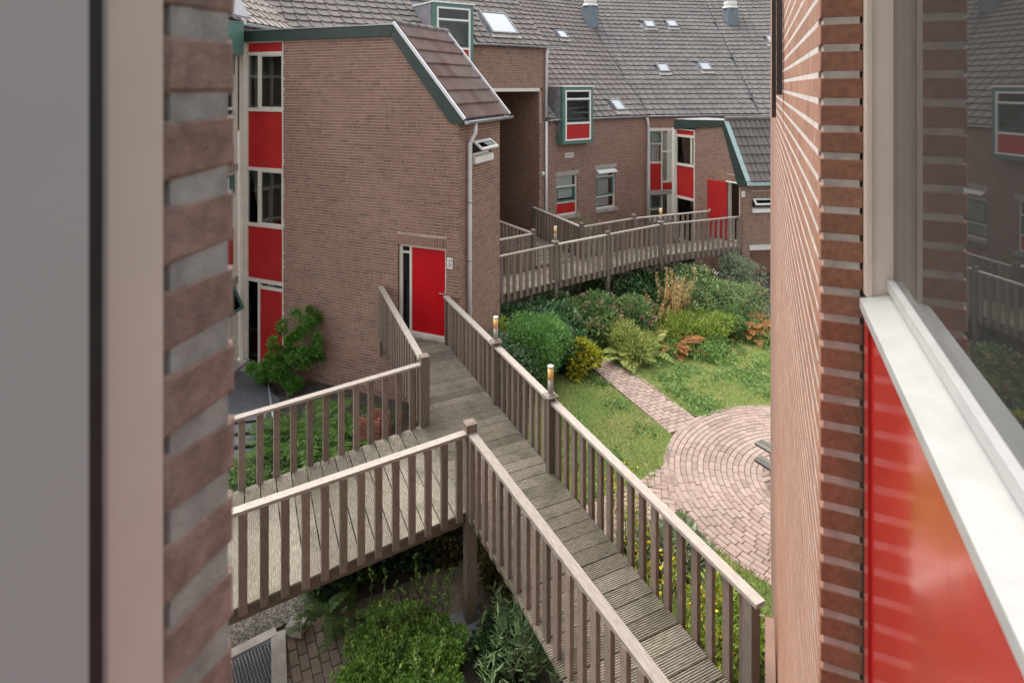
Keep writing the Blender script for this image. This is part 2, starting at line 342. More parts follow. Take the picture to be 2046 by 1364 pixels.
def bricks(F, parent, x0, x1, z0, top, holes=(), nind=0, mat=None, seed=1, ch=0.0, jit=0.0, mat_m=None, thick=.2, soldiers=(), score=None, wall_name='wall', rec=.005, whole=False, bh=None, yj=.0018):
    BH = bh or globals()['BH']
    r = random.Random(seed); T = top if callable(top) else (lambda x: top)
    mat = mat or M['brick']; mat_m = mat_m or M['mortar']
    mb = MB(); wall_cells(F, mb, x0+.007, x1-.007, z0, top, list(holes), rec, thick); wall = mb.build(wall_name, mat_m, parent)
    skip = list(holes)+[s_ for s_ in soldiers]
    out = []; z = z0+.006; row = 0; zmax = max(T(x0+1e-4), T(x1-1e-4), *[T(b) for b in getattr(top, 'breaks', [x0+1e-4])])
    while z+BH < zmax:
        x = x0 - r.choice((0, .055, .11, .165)) - r.random()*.02
        while x < x1:
            ln = BL if r.random() < .80 else .10
            if whole: ln = x1-x0; x = x0
            a, b = max(x, x0), min(x+ln, x1); x += ln+.0125
            if a-x0 < .0001 and b-a < .045: b = a
            if x1-x < .05: b = x1; x = x1+1
            if a >= b: x = max(x0+.0001, x-.0125) if b == a and x < x0+.06 else x; continue
            segs = [(a, b)]
            for h in skip:
                if h[2]-.03 < z+BH/2 < h[3]+.03:
                    segs = [q for s0, s1 in segs for q in ((s0, min(s1, h[0])), (max(s0, h[1]), s1)) if q[1]-q[0] > .02]
            for s0, s1 in segs:
                if s1-s0 <= .02: continue
                if T(s0+.005) > z+BH and T(s1-.005) > z+BH: out.append((s0, s1, z))
                elif T(s0+.005) > z+BH:                     # cut at the sloping edge
                    e_ = s1
                    while e_-s0 > .02 and T(e_-.005) <= z+BH: e_ -= .01
                    if e_-s0 > .02: out.append((s0, e_, z))
        z += BC; row += 1
    for (a, b, q0, q1) in soldiers:
        n = max(1, round((b-a)/BC)); w = (b-a)/n
        for k in range(n): out.append((a+k*w+.005, a+(k+1)*w-.006, q0, q1-q0))
    sc = score or (lambda p: (p-CAMP).length)
    cen = [(sc(F.p((t[0]+t[1])/2, 0, t[2])), t) for t in out]; cen.sort(key=lambda q: q[0])
    cache = {}; st = MB()
    for k, (_, t) in enumerate(cen):
        h = t[3] if len(t) > 3 else BH
        c = F.p((t[0]+t[1])/2, r.uniform(-yj, yj), t[2]+h/2); ln = t[1]-t[0]
        if k < nind:
            key = (round(ln*100), round(h*100), r.randrange(3) if ch else 0)
            if key not in cache:
                bm_ = brick_mesh(F, ln, h, .045, ch, jit); me = bm_.mesh('brick', (0,0,0)); me.materials.append(mat); cache[key] = me
            link('brick', cache[key], c, parent)
        elif ch:
            b_ = brick_mesh(F, ln, h, .045, ch, jit); i = len(st.v); st.v += [tuple(Vector(p)+c) for p in b_.v]; st.f += [tuple(i+j for j in f) for f in b_.f]; st.uv += b_.uv; st.sm += b_.sm
        else:
            st.obox(c+F.ey*.0225, F.ex*(ln/2), F.ez*(h/2), F.ey*.0225)
    if st.f: tag(st.build('brickwork', mat, parent), kind='stuff')
    return wall
def gable(pts):
    """piecewise linear top"""
    def f(x):
        for (xa, za), (xb, zb) in zip(pts[:-1], pts[1:]):
            if xa <= x <= xb: return za+(zb-za)*(x-xa)/(xb-xa)
        return pts[0][1] if x < pts[0][0] else pts[-1][1]
    f.breaks = [p[0] for p in pts]; return f
def tile_mesh(e, s, w, g, prof, thick=.03, lift=.042):
    """roof tile in world axes: e along the eave, s up the slope (unit vectors)"""
    n = e.cross(s).normalized(); n = n if n.z > 0 else -n
    m = MB(); L_ = g*1.12
    lo = [e*(x*w)+n*(h+lift) for x, h in prof]; hi = [e*(x*w)+n*h+s*L_ for x, h in prof]; dn = [p-n*thick-s*.004 for p in lo]
    k = len(prof)
    m.v = [tuple(p) for p in lo+hi+dn]
    for j in range(k-1):
        m.f += [(j, j+1, k+j+1, k+j), (2*k+j, 2*k+j+1, j+1, j)]
    m.f.append((k-1, 2*k-1, 3*k-1)); m.f.append((0, 2*k, k))
    m.uv = [[(0,0)]*len(f) for f in m.f]; m.sm = [False]*len(m.f)
    return m
FLATP = [(0, .002), (.05, .030), (.11, .040), (.18, .030), (.24, .008), (.6, .000), (.88, .006), (.97, .002)]
WAVEP = [((k+x)/3, h) for k in range(3) for x, h in ((0, 0), (.14, 0), (.26, .034), (.5, .044), (.76, .034), (.88, 0))]
ROLLP = [(0,.0),(.10,.03),(.25,.045),(.40,.03),(.5,.0),(.60,.03),(.75,.045),(.90,.03),(.99,.0)]
def roof(parent, O, e, s, w, g, ncol, nrow, mat, prof=FLATP, inside=None, nind=300, col0=0, stagger=False, seed=3):
    e, s = Vector(e).normalized(), Vector(s).normalized(); O = Vector(O); r = random.Random(seed)
    n = e.cross(s).normalized(); n = n if n.z > 0 else -n
    base = tile_mesh(e, s, w, g, prof); me = base.mesh('roof_tile', (0,0,0)); me.materials.append(mat)
    pos = []
    for i in range(col0, ncol):
        for j in range(nrow):
            p = O+e*(i*w)+s*(j*g); c = p+e*(w/2)+s*(g/2)
            if inside is None or inside(c, (i+.5)*w, (j+.5)*g): pos.append(p+n*r.uniform(-.003, .004)+e*r.uniform(-.004, .004))
    pos.sort(key=lambda p: (p-CAMP).length); st = MB()
    for k, p in enumerate(pos):
        if k < nind: link('roof_tile', me, p, parent)
        else:
            i = len(st.v); st.v += [tuple(Vector(q)+p) for q in base.v]; st.f += [tuple(i+j for j in f) for f in base.f]; st.uv += base.uv; st.sm += base.sm
    if st.f: tag(st.build('roof_tiles', mat, parent), kind='stuff')
def gutter(parent, a, b, r=.06, mat=None, name='gutter'):
    a, b = Vector(a), Vector(b); t = (b-a).normalized(); o = V(t.y, -t.x, 0); m = MB(); n = 8
    ra = [(o*math.cos(math.pi*k/n)*r - V(0,0,1)*math.sin(math.pi*k/n)*r) for k in range(n+1)]
    rb = [q*.86 for q in ra]
    for k in range(n):
        m.quad(a+ra[k], b+ra[k], b+ra[k+1], a+ra[k+1], sm=True); m.quad(a+rb[k+1], b+rb[k+1], b+rb[k], a+rb[k], sm=True)
    for k in (0, n): m.quad(a+ra[k], b+ra[k], b+rb[k], a+rb[k])
    for q in (a, b):
        for k in range(n): m.quad(q+ra[k], q+ra[k+1], q+rb[k+1], q+rb[k])
    for k in (0, n): m.tube([a+ra[k]*.96, b+ra[k]*.96], .009, 6)
    return m.build(name, mat or M['zinc'], parent)
def downpipe(parent, pts, r=.04, mat=None, brackets=()):
    m = MB(); m.tube(pts, r, 12); o = m.build('downpipe', mat or M['pvc'], parent)
    for b in brackets:
        k = MB(); k.tube([Vector(b)-V(0,0,.02), Vector(b)+V(0,0,.02)], r*1.25, 12); k.build('pipe_bracket', M['zinc'], o)
    return o
def curtain(F, parent, x0, x1, z0, z1, y=.16, waves=5, mat=None):
    m = MB(); n = waves*4
    pts = [(x0+(x1-x0)*k/n, y+.018*math.sin(k*math.pi/2)) for k in range(n+1)]
    for (xa, ya), (xb, yb) in zip(pts[:-1], pts[1:]): m.quad(F.p(xa, ya, z0), F.p(xb, yb, z0), F.p(xb, yb, z1), F.p(xa, ya, z1), sm=True)
    return m.build('curtain', mat or M['curtain'], parent)
def pane(F, parent, x0, x1, z0, z1, y=.06, mat=None):
    return F.part('pane', mat or M['glass'], parent, x0, x1, y, y+.008, z0, z1)
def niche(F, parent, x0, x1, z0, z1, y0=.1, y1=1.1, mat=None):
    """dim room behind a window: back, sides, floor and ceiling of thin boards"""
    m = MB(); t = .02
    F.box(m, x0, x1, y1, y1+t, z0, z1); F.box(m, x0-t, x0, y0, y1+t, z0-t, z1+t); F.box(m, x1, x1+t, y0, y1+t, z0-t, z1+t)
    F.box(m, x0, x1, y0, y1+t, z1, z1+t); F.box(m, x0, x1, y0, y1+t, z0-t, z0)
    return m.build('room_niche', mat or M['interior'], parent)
def ring_part(F, name, mat, parent, x0, x1, z0, z1, w, y0, y1):
    m = MB(); F.ring(m, x0, x1, z0, z1, w, y0, y1); return m.build(name, mat, parent)
def tilted(F, name, mat, parent, x0, x1, z0, z1, ang, y=0, w=.05, t=.04, hinge='top', panemat=None):
    """opened sash: ring of four bars turned about its top or bottom edge, with a pane"""
    a = R(ang); zh = z1 if hinge == 'top' else z0; sgn = -1 if hinge == 'top' else 1
    dv = F.ez*math.cos(a)*sgn + (-F.ey)*math.sin(a); nv = F.ex.cross(dv).normalized(); H = z1-z0; o = F.p(x0, y, zh); Wd = x1-x0
    m = MB()
    def bar(xa, xb, ha, hb): m.obox(o+F.ex*((xa+xb)/2)+dv*((ha+hb)/2), F.ex*((xb-xa)/2), dv*((hb-ha)/2), nv*(t/2))
    bar(0, w, 0, H); bar(Wd-w, Wd, 0, H); bar(w, Wd-w, 0, w); bar(w, Wd-w, H-w, H)
    s_ = m.build(name, mat, parent)
    g = MB(); g.obox(o+F.ex*(Wd/2)+dv*(H/2), F.ex*(Wd/2-w), dv*(H/2-w), nv*.004); g.build('pane', panemat or M['glass'], s_)
    return s_
# ------------------------------------------------------------------ setting: ground, lawn, paths
def flat(name, pts, z, mat, kind='structure', parent=None, th=.0):
    m = MB(); m.prism([V(p[0], p[1], z-th) for p in pts], (0, 0, th)) if th else m.poly([V(p[0], p[1], z) for p in pts])
    o = m.build(name, mat, parent)
    if parent is None: o['kind'] = kind
    return o
ground = flat('ground', [(-90,-60),(90,-60),(90,120),(-90,120)], -.03, M['soil'])
tag(ground, 'dark bare garden soil between the planting and the paving', 'ground')
CC = V(.95, 11.05, 0); CR = 2.48                   # round terrace
d45 = (ground_pt(1345, 870)-ground_pt(1190, 740)).normalized(); d45.z = 0; d45.normalize(); n45 = V(-d45.y, d45.x, 0)
pL = ground_pt(1345, 870); pR = ground_pt(1385, 830)
gp = lambda u, v: ground_pt(u, v).xy[:]
lawn_a = flat('lawn', [gp(1085, 748), gp(1185, 742), gp(1343, 868), gp(1333, 925), gp(1280, 957), gp(1170, 1010), gp(1040, 900)], 0.0, M['lawn'])
lawn_b = flat('lawn', [gp(1206, 712), gp(1384, 830)]+[(CC.x+CR*1.003*math.cos(R(a)), CC.y+CR*1.003*math.sin(R(a))) for a in range(144, 80, -5)]+[gp(1640, 800), gp(1640, 650), gp(1500, 655), gp(1400, 680), gp(1260, 712)], 0.0, M['lawn'])
ca_, sa_ = math.cos, math.sin
arc = [(CC.x+CR*1.01*ca_(R(a)), CC.y+CR*1.01*sa_(R(a))) for a in range(214, 281, 6)]
lawn_c = flat('lawn', arc + [(.9, 5.2), (-.2, 5.4), (-2.4, 7.9)], 0.0, M['lawn'])
tag(lawn_a, 'worn yellow-green lawn between the wooden footbridge and the brick path', 'lawn')
tag(lawn_b, 'green lawn with broad-leaved weeds beyond the brick path, below the flower bed', 'lawn')
tag(lawn_c, 'strip of lawn with yellow flowers between the round terrace and footbridge', 'lawn')
m = MB(); m.poly([V(CC.x+CR*ca_(R(a)), CC.y+CR*sa_(R(a)), -.012) for a in range(0, 360, 6)])
terr = m.build('round_terrace', M['sand']); tag(terr, 'round pink brick terrace laid in rings on the lawn', 'terrace', kind='structure')
def paver_mesh(name, L_, W_, ang, mat):
    m = MB(); c = .006; a = V(ca_(ang), sa_(ang), 0); b = V(-sa_(ang), ca_(ang), 0)
    for (hx, hy, z) in ((L_/2, W_/2, -.03), (L_/2, W_/2, .0), (L_/2-c, W_/2-c, .006)):
        m.v += [tuple(a*sx*hx+b*sy*hy+V(0,0,z)) for sx, sy in ((-1,-1),(1,-1),(1,1),(-1,1))]
    m.f = [(8,9,10,11)] + [(4*k+j, 4*k+(j+1) % 4, 4*k+4+(j+1) % 4, 4*k+4+j) for k in (0,1) for j in range(4)]
    m.uv = [[(0,0)]*4]*9; m.sm = [False]*9
    return m
def lay(parent, items, mat, nind, name='paver', vis=None):
    """items: (x, y, z, length, width, angle)"""
    items.sort(key=lambda t: ((0 if (vis is None or vis(t)) else 1), (V(t[0], t[1], 0)-CAMP).length)); cache = {}; st = MB()
    for k, (x, y, z, l, w, a) in enumerate(items):
        if k < nind:
            key = (round(l, 2), round(w, 3), round(math.degrees(a)/2) % 180)
            if key not in cache:
                q = paver_mesh(name, l, w, a, mat).mesh(name, (0,0,0)); q.materials.append(mat); cache[key] = q
            link(name, cache[key], (x, y, z+rnd.uniform(-.003, .003)), parent)
        else:
            b = paver_mesh(name, l, w, a, mat); i = len(st.v); st.v += [(p[0]+x, p[1]+y, p[2]+z+rnd.uniform(-.0, .0)) for p in b.v]; st.f += [tuple(i+j for j in f) for f in b.f]; st.uv += b.uv; st.sm += b.sm
    if st.f: tag(st.build(name+'s', mat, parent), kind='stuff')
items = []; rr = .92
while rr < CR:
    w = .092; n = int(2*math.pi*(rr+w/2)/.196); st0 = rnd.random()
    for k in range(n):
        a = 2*math.pi*(k+st0)/n; x, y = CC.x+(rr+w/2)*ca_(a), CC.y+(rr+w/2)*sa_(a)
        items.append((x, y, 0.0, 2*math.pi*(rr+w/2)/n-.005, w-.005, a+math.pi/2))
    rr += w+.004
for i in range(-12, 13):                               # herringbone heart
    for j in range(-12, 13):
        if (i-j) % 4 == 0: x, y, a = i*.106+.053, j*.106, 0
        elif (i-j) % 4 == 3: x, y, a = i*.106, j*.106+.053, math.pi/2
        else: continue
        X_, Y_ = (x-y)*.7071, (x+y)*.7071
        if math.hypot(X_, Y_) < .88: items.append((CC.x+X_, CC.y+Y_, 0.0, .204, .098, a+math.pi/4))
lay(terr, items, M['paver'], 300, vis=lambda t: t[0] < .15)
def path_strip(name, label, a, dirv, length, width, mat, nind, z=0.0, bond='run', vis=None):
    """a = left start; runs along dirv, pavers lie across it"""
    dirv = Vector(dirv).normalized(); nv = V(dirv.y, -dirv.x, 0); ang = math.atan2(nv.y, nv.x)
    m = MB(); m.poly([Vector(p)+V(0,0,z-.012) for p in (a, a+nv*width, a+nv*width+dirv*length, a+dirv*length)][::-1])
    o = m.build(name, M['sand']); tag(o, label, 'path', kind='structure'); it = []
    if bond == 'run':
        s_ = .055; k = 0
        while s_ < length:
            x = -.21 if k % 2 else -.105
            while x < width:
                x0, x1 = max(x, 0), min(x+.205, width)
                if x1-x0 > .04:
                    p = a+dirv*s_+nv*((x0+x1)/2); it.append((p.x, p.y, z, x1-x0-.006, .098, ang))
                x += .211
            s_ += .107; k += 1
    else:
        for i in range(-60, 60):
            for j in range(-60, 60):
                if (i-j) % 4 == 0: x, y, q = i*.106+.053, j*.106, 0
                elif (i-j) % 4 == 3: x, y, q = i*.106, j*.106+.053, math.pi/2
                else: continue
                X_, Y_ = (x-y)*.7071, (x+y)*.7071
                if 0 < X_ < width and 0 < Y_ < length:
                    p = a+dirv*Y_+nv*X_; it.append((p.x, p.y, z, .204, .098, ang+q+math.pi/4))
    lay(o, it, mat, nind, vis=vis); return o
nvp = V(d45.y, -d45.x, 0); wpath = (pL-pR).dot(nvp); lp = 4.2
path_strip('path', 'straight pink brick path from the flower bed to the round terrace', pR-d45*lp, d45, lp+.3, wpath, M['paver'], 300, z=-.004)
dv3 = V(.58, .815, 0).normalized(); a3 = ground_pt(1280, 955)-dv3*3.8
path_strip('path', 'pink herringbone brick path running from the round terrace under the footbridge', a3, dv3, 4.4, .86, M['paver'], 300, z=-.008, bond='herring')
# ------------------------------------------------------------------ near stair tower
T1 = thing('stair_tower', 'brown brick stair tower with red door, green roof edge and tiled slope', 'building', (-8.4, 11.7, 0))
F1 = Frame(-11.29, 10.73, 90); FS = Frame(-5.6, 10.73, 0)
xw = F1.X(566); xc = 5.69                                # window strip | brick field
zt = 7.64; xk = F1.X(785); xe = 5.60; ze = 5.84
top1 = gable([(0, zt), (xk, zt), (xc, ze-.08)])
dx0, dx1, dz0, dz1 = F1.X(795), F1.X(891), 1.44, 3.27
bricks(F1, T1, xw, xc, -.1, top1, holes=[(dx0, dx1, 1.36, dz1)], nind=300, seed=11, soldiers=[(dx0-.02, dx1+.02, dz1+.012, dz1+.205)])
hx0, hx1, hz0, hz1 = .64, 1.53, 5.10, 5.42
sside = 2.05
bricks(FS, T1, .047, sside, -.1, ze+.02, holes=[(hx0, hx1, hz0, hz1)], seed=12, soldiers=[(hx0-.02, hx1+.02, hz1+.012, hz1+.215)])
m = MB(); wall_cells(F1, m, .02, xc-.22, 0, gable([(0, zt-.05), (xk-.05, zt-.05), (xc, ze-.3)]), [], 2.0, 2.12); F1.box(m, 0.0, .12, .25, 2.0, 0, 7.6); m.build('back_wall', M['mortar'], T1)
# window strip
strip = ring_part(F1, 'window_frame', M['cream'], T1, .0, xw, -.02, 7.64, .055, .02, .10)
F1.part('corner_post', M['cream'], strip, -.13, -.0, -.05, .16, -.02, 7.66)
xm = F1.X(516)
def zrow(v): return F1.Z(540, v)
levels = [zrow(v) for v in (80, 104, 110, 217, 223, 337, 343, 450, 456, 562, 568, 578)]
bars = MB()
for zz in (zrow(107), zrow(220), zrow(340), zrow(453), zrow(565)): F1.box(bars, .055, xw-.055, .015, .09, zz-.04, zz+.04)
for za, zb in ((zrow(220), zrow(107)), (zrow(453), zrow(340)), (0.03, zrow(565))): F1.box(bars, xm-.035, xm+.035, .017, .088, za+.04, zb-.04)
bars.build('frame_bars', M['cream'], strip)
for za, zb in ((zrow(107), 7.585), (zrow(340), zrow(220)), (zrow(565), zrow(453))):
    F1.part('red_panel', M['red'], T1, .057, xw-.057, .045, .07, za+.041, zb-(.041 if zb < 7.5 else 0))
for za, zb in ((zrow(220), zrow(107)), (zrow(453), zrow(340))):
    w_ = MB(); F1.ring(w_, xm+.037, xw-.056, za+.041, zb-.041, .028, .03, .06); wo = w_.build('window', M['cream'], T1)
    pane(F1, wo, xm+.065, xw-.084, za+.07, zb-.07, .045); pane(F1, wo, .057, xm-.037, za+.042, zb-.042, .05)
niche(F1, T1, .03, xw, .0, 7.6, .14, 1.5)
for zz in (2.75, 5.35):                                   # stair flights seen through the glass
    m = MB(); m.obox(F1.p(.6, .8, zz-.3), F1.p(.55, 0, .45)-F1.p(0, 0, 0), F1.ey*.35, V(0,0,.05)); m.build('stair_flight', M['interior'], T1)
zz = zrow(578); F1.part('transom', M['cream'], T1, xm+.037, xw-.057, .02, .085, zz-.03, zz+.03)
pane(F1, T1, xm+.037, xw-.057, zz+.032, zrow(565)-.042, .05); pane(F1, T1, .057, xm-.037, .1, zrow(565)-.042, .05)
dl = F1.part('door', M['red'], T1, xm+.04, xw-.06, .03, .075, .05, zz-.032); tag(dl, 'red ground floor door partly hidden by the conifer')
F1.part('door_step', M['concrete'], T1, -.15, xw, -.35, .02, .0, .06)
for (u, v0, v1) in ((561, 125, 147), (561, 343, 355)):
    z0, z1 = F1.Z(u, v1), F1.Z(u, v0); m = MB(); c = F1.p(xw-.06, .13, 0); m.tube([c+V(0,0,z0), c+V(0,0,z1)], .05, 10); m.build('stairwell_lamp', M['amber'], T1)
# deck door with side light
dw = ring_part(F1, 'door_frame', M['cream'], T1, dx0, dx1, dz0-.02, dz1, .05, .06, .15)
xs = F1.X(820); F1.part('jamb', M['cream'], dw, xs-.055, xs, .055, .14, dz0+.03, dz1-.05)
F1.part('left_jamb_cover', M['cream'], dw, dx0+.05, dx0+.075, .05, .1, dz0+.03, dz1-.05)
zb = F1.Z(808, 505); F1.part('rail', M['cream'], dw, dx0+.075, xs-.055, .06, .14, zb-.02, zb+.02)
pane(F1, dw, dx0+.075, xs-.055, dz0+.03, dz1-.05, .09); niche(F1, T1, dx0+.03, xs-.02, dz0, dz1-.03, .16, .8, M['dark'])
d1 = F1.part('door', M['red_door'], T1, xs, dx1-.05, .075, .12, dz0+.03, dz1-.05); tag(d1, 'bright red flush door opening onto the footbridge')
hx, hz = F1.X(884), F1.Z(884, 588)
m = MB(); m.obox(F1.p(hx+.03, .07, hz-.03), F1.ez*.09, F1.ex*.018, F1.ey*.006); m.tube([F1.p(hx+.03, .07, hz), F1.p(hx+.03, .02, hz), F1.p(hx-.10, .02, hz)], .011, 8); m.build('handle', M['steel'], d1)
F1.part('threshold', M['concrete'], T1, dx0-.02, dx1+.02, -.05, .15, 1.36, dz0-.022)
# roof: flat part, green boards, tiled slope
m = MB(); F1.box(m, -.1, xk-.02, .0, 2.12, zt, 7.80); m.build('flat_roof', M['lead'], T1)
rA, rB = F1.p(F1.X(790), -.06, 7.86), F1.p(F1.X(930), -.06, 5.90)
hgt = .24
m = MB(); m.prism([F1.p(-.12, -.07, zt-.02), F1.p(xk-.02, -.07, zt-.02), rA-V(.0,0,0)+V(0,-.01,0), F1.p(-.12, -.07, 7.86)], F1.ey*.06); m.build('roof_edge_board', M['dkgreen'], T1)
sl_ = (rB-rA).normalized(); up_ = V(-sl_.z, 0, sl_.x)
m = MB(); m.prism([rA+V(0,-.014,-.02), rA-up_*0+V(-.06,-.014,-.24), rB+V(-.32,-.014,-.06), rB+V(-.05,-.014,-.10), rB+V(0,-.014,-.0)], F1.ey*.06); m.build('verge_board', M['dkgreen'], T1)
F1.part('roof_edge_trim', M['zinc'], T1, -.14, F1.X(790), -.09, .05, 7.862, 7.885)
yb = 2.25
for y0 in (-.075, yb-.02):
    m = MB(); m.obox((rA+rB)/2+F1.ey*(y0+.06)+V(.01,0,.035), sl_*((rB-rA).length/2+.02), F1.ey*.022, up_*.03 if up_.z > 0 else -up_*.03); m.build('verge_trim', M['pvc'], T1)
O1 = rB+V(0,.085,.0); s1 = (rA-rB); g1 = s1.length/7
roof(T1, O1, V(0,1,0), s1, .30, g1, 7, 7, M['tile_red'], WAVEP)
m = MB(); m.prism([rA+V(.02,.03,-.03), rA+V(.02,yb,-.03), rB+V(-.02,yb,-.03), rB+V(-.02,.03,-.03)], (0,0,-.05)); m.build('roof_deck', M['lead'], T1)
for k in range(6):
    c = rA+V(-.02, .10+k*.37, .03); m = MB(); n = 8
    m.tube([c, c+V(0,.39,.0)], .085, 10); m.build('ridge_tile', M['tile'], T1)
gutter(T1, rB+V(.05, .02, -.03), rB+V(.05, yb+.08, -.03))
dpx = .41
downpipe(T1, [FS.p(.41, -.17, 5.82), FS.p(.41, -.17, 5.62), FS.p(.36, -.07, 5.40), FS.p(.35, -.07, 4.0), FS.p(.35, -.07, .05)], .043, M['pvc'], [FS.p(.35, -.07, z) for z in (4.2, 3.0, 1.8)])
# hopper window of the side
hw = ring_part(FS, 'window_frame', M['white'], T1, hx0, hx1, hz0, hz1, .04, .04, .10)
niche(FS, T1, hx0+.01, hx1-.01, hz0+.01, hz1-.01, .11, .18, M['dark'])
tilted(FS, 'open_sash', M['white'], T1, hx0+.03, hx1-.03, hz0+.03, hz1-.02, 52, y=.0, w=.06, hinge='top')
FS.part('window_sill', M['white'], T1, hx0-.02, hx1+.02, -.07, .05, hz0-.16, hz0-.02)
# house number plate
sg = thing('number_sign', 'small white plate with two black house numbers beside the red footbridge door', 'sign', F1.p(F1.X(899), -.02, F1.Z(899, 537)))
sx0, sx1, sz0, sz1 = F1.X(893.5), F1.X(905), F1.Z(899, 536.5), F1.Z(899, 515)
F1.part('plate', M['white'], sg, sx0, sx1, -.018, -.006, sz0, sz1)
def letters(F, parent, txt, xc_, zc_, size, y, mat, name='lettering'):
    cu = bpy.data.curves.new('t', 'FONT'); cu.body = txt; cu.size = size; cu.align_x = 'CENTER'; cu.align_y = 'CENTER'; cu.extrude = .0015
    o = bpy.data.objects.new('t', cu); me = bpy.data.meshes.new_from_object(o); bpy.data.objects.remove(o)
    mt = Matrix((F.ex, V(0,0,1), -F.ey)).transposed().to_4x4(); me.transform(mt); me.materials.clear(); me.materials.append(mat)
    return link(name, me, F.p(xc_, y, zc_), parent)
letters(F1, sg, '155', (sx0+sx1)/2, sz1-.055, .078, -.02, M['black'])
letters(F1, sg, 't/m', (sx0+sx1)/2, (sz0+sz1)/2, .035, -.02, M['black'])
letters(F1, sg, '157', (sx0+sx1)/2, sz0+.055, .078, -.02, M['black'])
# ------------------------------------------------------------------ wing on the left of the tower
FW = Frame(-11.45, 10.6, -15.5)
WG = thing('side_wing', 'house wing with green sashes joining the stair tower beside its glazed strip', 'building', tuple(FW.p(-.6, .5, 0)))
def wz(u, v): return FW.Z(u, v)
fr = MB(); FW.box(fr, -.06, .03, -.03, .1, 0, 7.62); 
for xx in (-.62, -1.3): FW.box(fr, xx-.035, xx+.035, -.01, .08, 0, 7.4)
zs_ = [wz(480, v) for v in (108, 153, 216, 285, 324, 342, 384, 450, 522, 545, 560, 610, 668, 738)]
for z_ in (zs_[0], zs_[1], zs_[2], zs_[3], zs_[5], zs_[6], zs_[7], zs_[10], zs_[12]): FW.box(fr, -2.0, -.06, -.012, .08, z_-.035, z_+.035)
fr.build('window_frame', M['cream'], WG)
for z0, z1, nm, mt in ((zs_[1], zs_[0], 'sash', 'green'), (zs_[6], zs_[5], 'sash', 'green')):
    ring_part(FW, nm, M[mt], WG, -.585, -.065, z0+.037, z1-.037, .06, -.02, .05)
tilted(FW, 'open_sash', M['green'], WG, -.58, -.10, zs_[11], zs_[10]-.04, 24, y=-.03, w=.07)
for z0, z1 in ((zs_[4], zs_[3]), (zs_[8], zs_[7]), (.05, zs_[12])): FW.part('red_panel', M['red'], WG, -1.9, -.062, .02, .05, z0, z1-.036)
for z0 in (zs_[4], zs_[9]): FW.part('ledge', M['concrete'], WG, -2.0, -.02, -.08, .05, z0-.16, z0-.005)
m = MB()
for z0, z1 in ((zs_[3], zs_[0]), (zs_[7], zs_[4]-.17), (zs_[12], zs_[9]-.17)): FW.box(m, -1.9, -.07, .03, .04, z0, z1)
m.build('pane', M['glass'], WG)
FW.part('room_back', M['interior'], WG, -2.0, -.03, .6, .65, 0, 7.6)
FW.part('step', M['concrete'], WG, -1.6, .1, -.3, -.015, .0, .12)
FW.part('lintel', M['concrete'], WG, -.1, .06, -.06, .1, 7.38, 7.55)
bricks(FW, WG, -2.2, .06, 7.42, 8.0, seed=31)
FW.part('bay_box', M['green'], WG, -.9, -.16, -.30, -.03, wz(478, 112), wz(478, 48))
FW.part('bay_trim', M['white'], WG, -.16, -.06, -.30, -.04, 8.04, 8.10)
# wing roof behind the tower
ew = FW.ex; eO = FW.p(-2.4, -.12, 8.10); pit = R(42); sw = FW.ey*math.cos(pit)+V(0,0,1)*math.sin(pit)
roof(WG, eO, ew, sw, .33, .33, 40, 20, M['tile_light'], FLATP, nind=60)
m = MB(); m.prism([eO-V(0,0,.03), eO+ew*13.2-V(0,0,.03), eO+ew*13.2+sw*6.6-V(0,0,.03), eO+sw*6.6-V(0,0,.03)], (0,0,-.04)); m.build('roof_deck', M['lead'], WG)
gutter(WG, FW.p(-.2, -.18, 8.06), FW.p(3.2, -.18, 8.06), .065)
FW.part('wall', M['mortar'], WG, .2, 6.0, .1, .3, 5.5, 8.0)
m = MB(); m.prism([FW.p(-.95, -.40, 8.13), FW.p(-.08, -.42, 8.13), FW.p(.35, .30, 9.0), FW.p(-.95, .4, 9.0)], (0,0,.05)); m.build('dormer_soffit', M['lead'], WG)
# ------------------------------------------------------------------ far houses
FA = Frame(-4.79, 24.1, 33)
HB = thing('terrace_house', 'far brick house with tiled roof, two windows and a green bay window', 'building', tuple(FA.p(-1.5, 2, 0)))
PB = thing('gateway_house', 'brick house bridging a tall dark passage behind the stair tower', 'building', tuple(FA.p(-7, 2, 0)))
EZ = 5.33; xj = FA.X(1078); xb = FA.X(1292); xu = FA.X(1091); zbm = FA.Z(1040, 183); zeu = 7.94
w1 = (FA.X(1112), FA.X(1154), FA.Z(1130, 430), FA.Z(1130, 350)); w2 = (FA.X(1191), FA.X(1230), FA.Z(1210, 416), FA.Z(1210, 336))
dmx0, dmx1 = FA.X(1107), FA.X(1175); dmz0, dmz1 = FA.Z(1140, 287), FA.Z(1140, 174)
bricks(FA, HB, xj, xb, -.1, EZ-.05, holes=[w1, w2, (dmx0+.1, dmx1-.1, dmz0+.15, EZ)], seed=21)
# passage house
xl = -17.0
bricks(FA, PB, xl, xu, zbm+.12, zeu, seed=22)
FA.part('passage_beam', M['cream'], PB, xl, xj, -.03, .3, zbm-.0, zbm+.115)
FP = Frame(*FA.p(xj, .0, 0).xy, 33-90); 
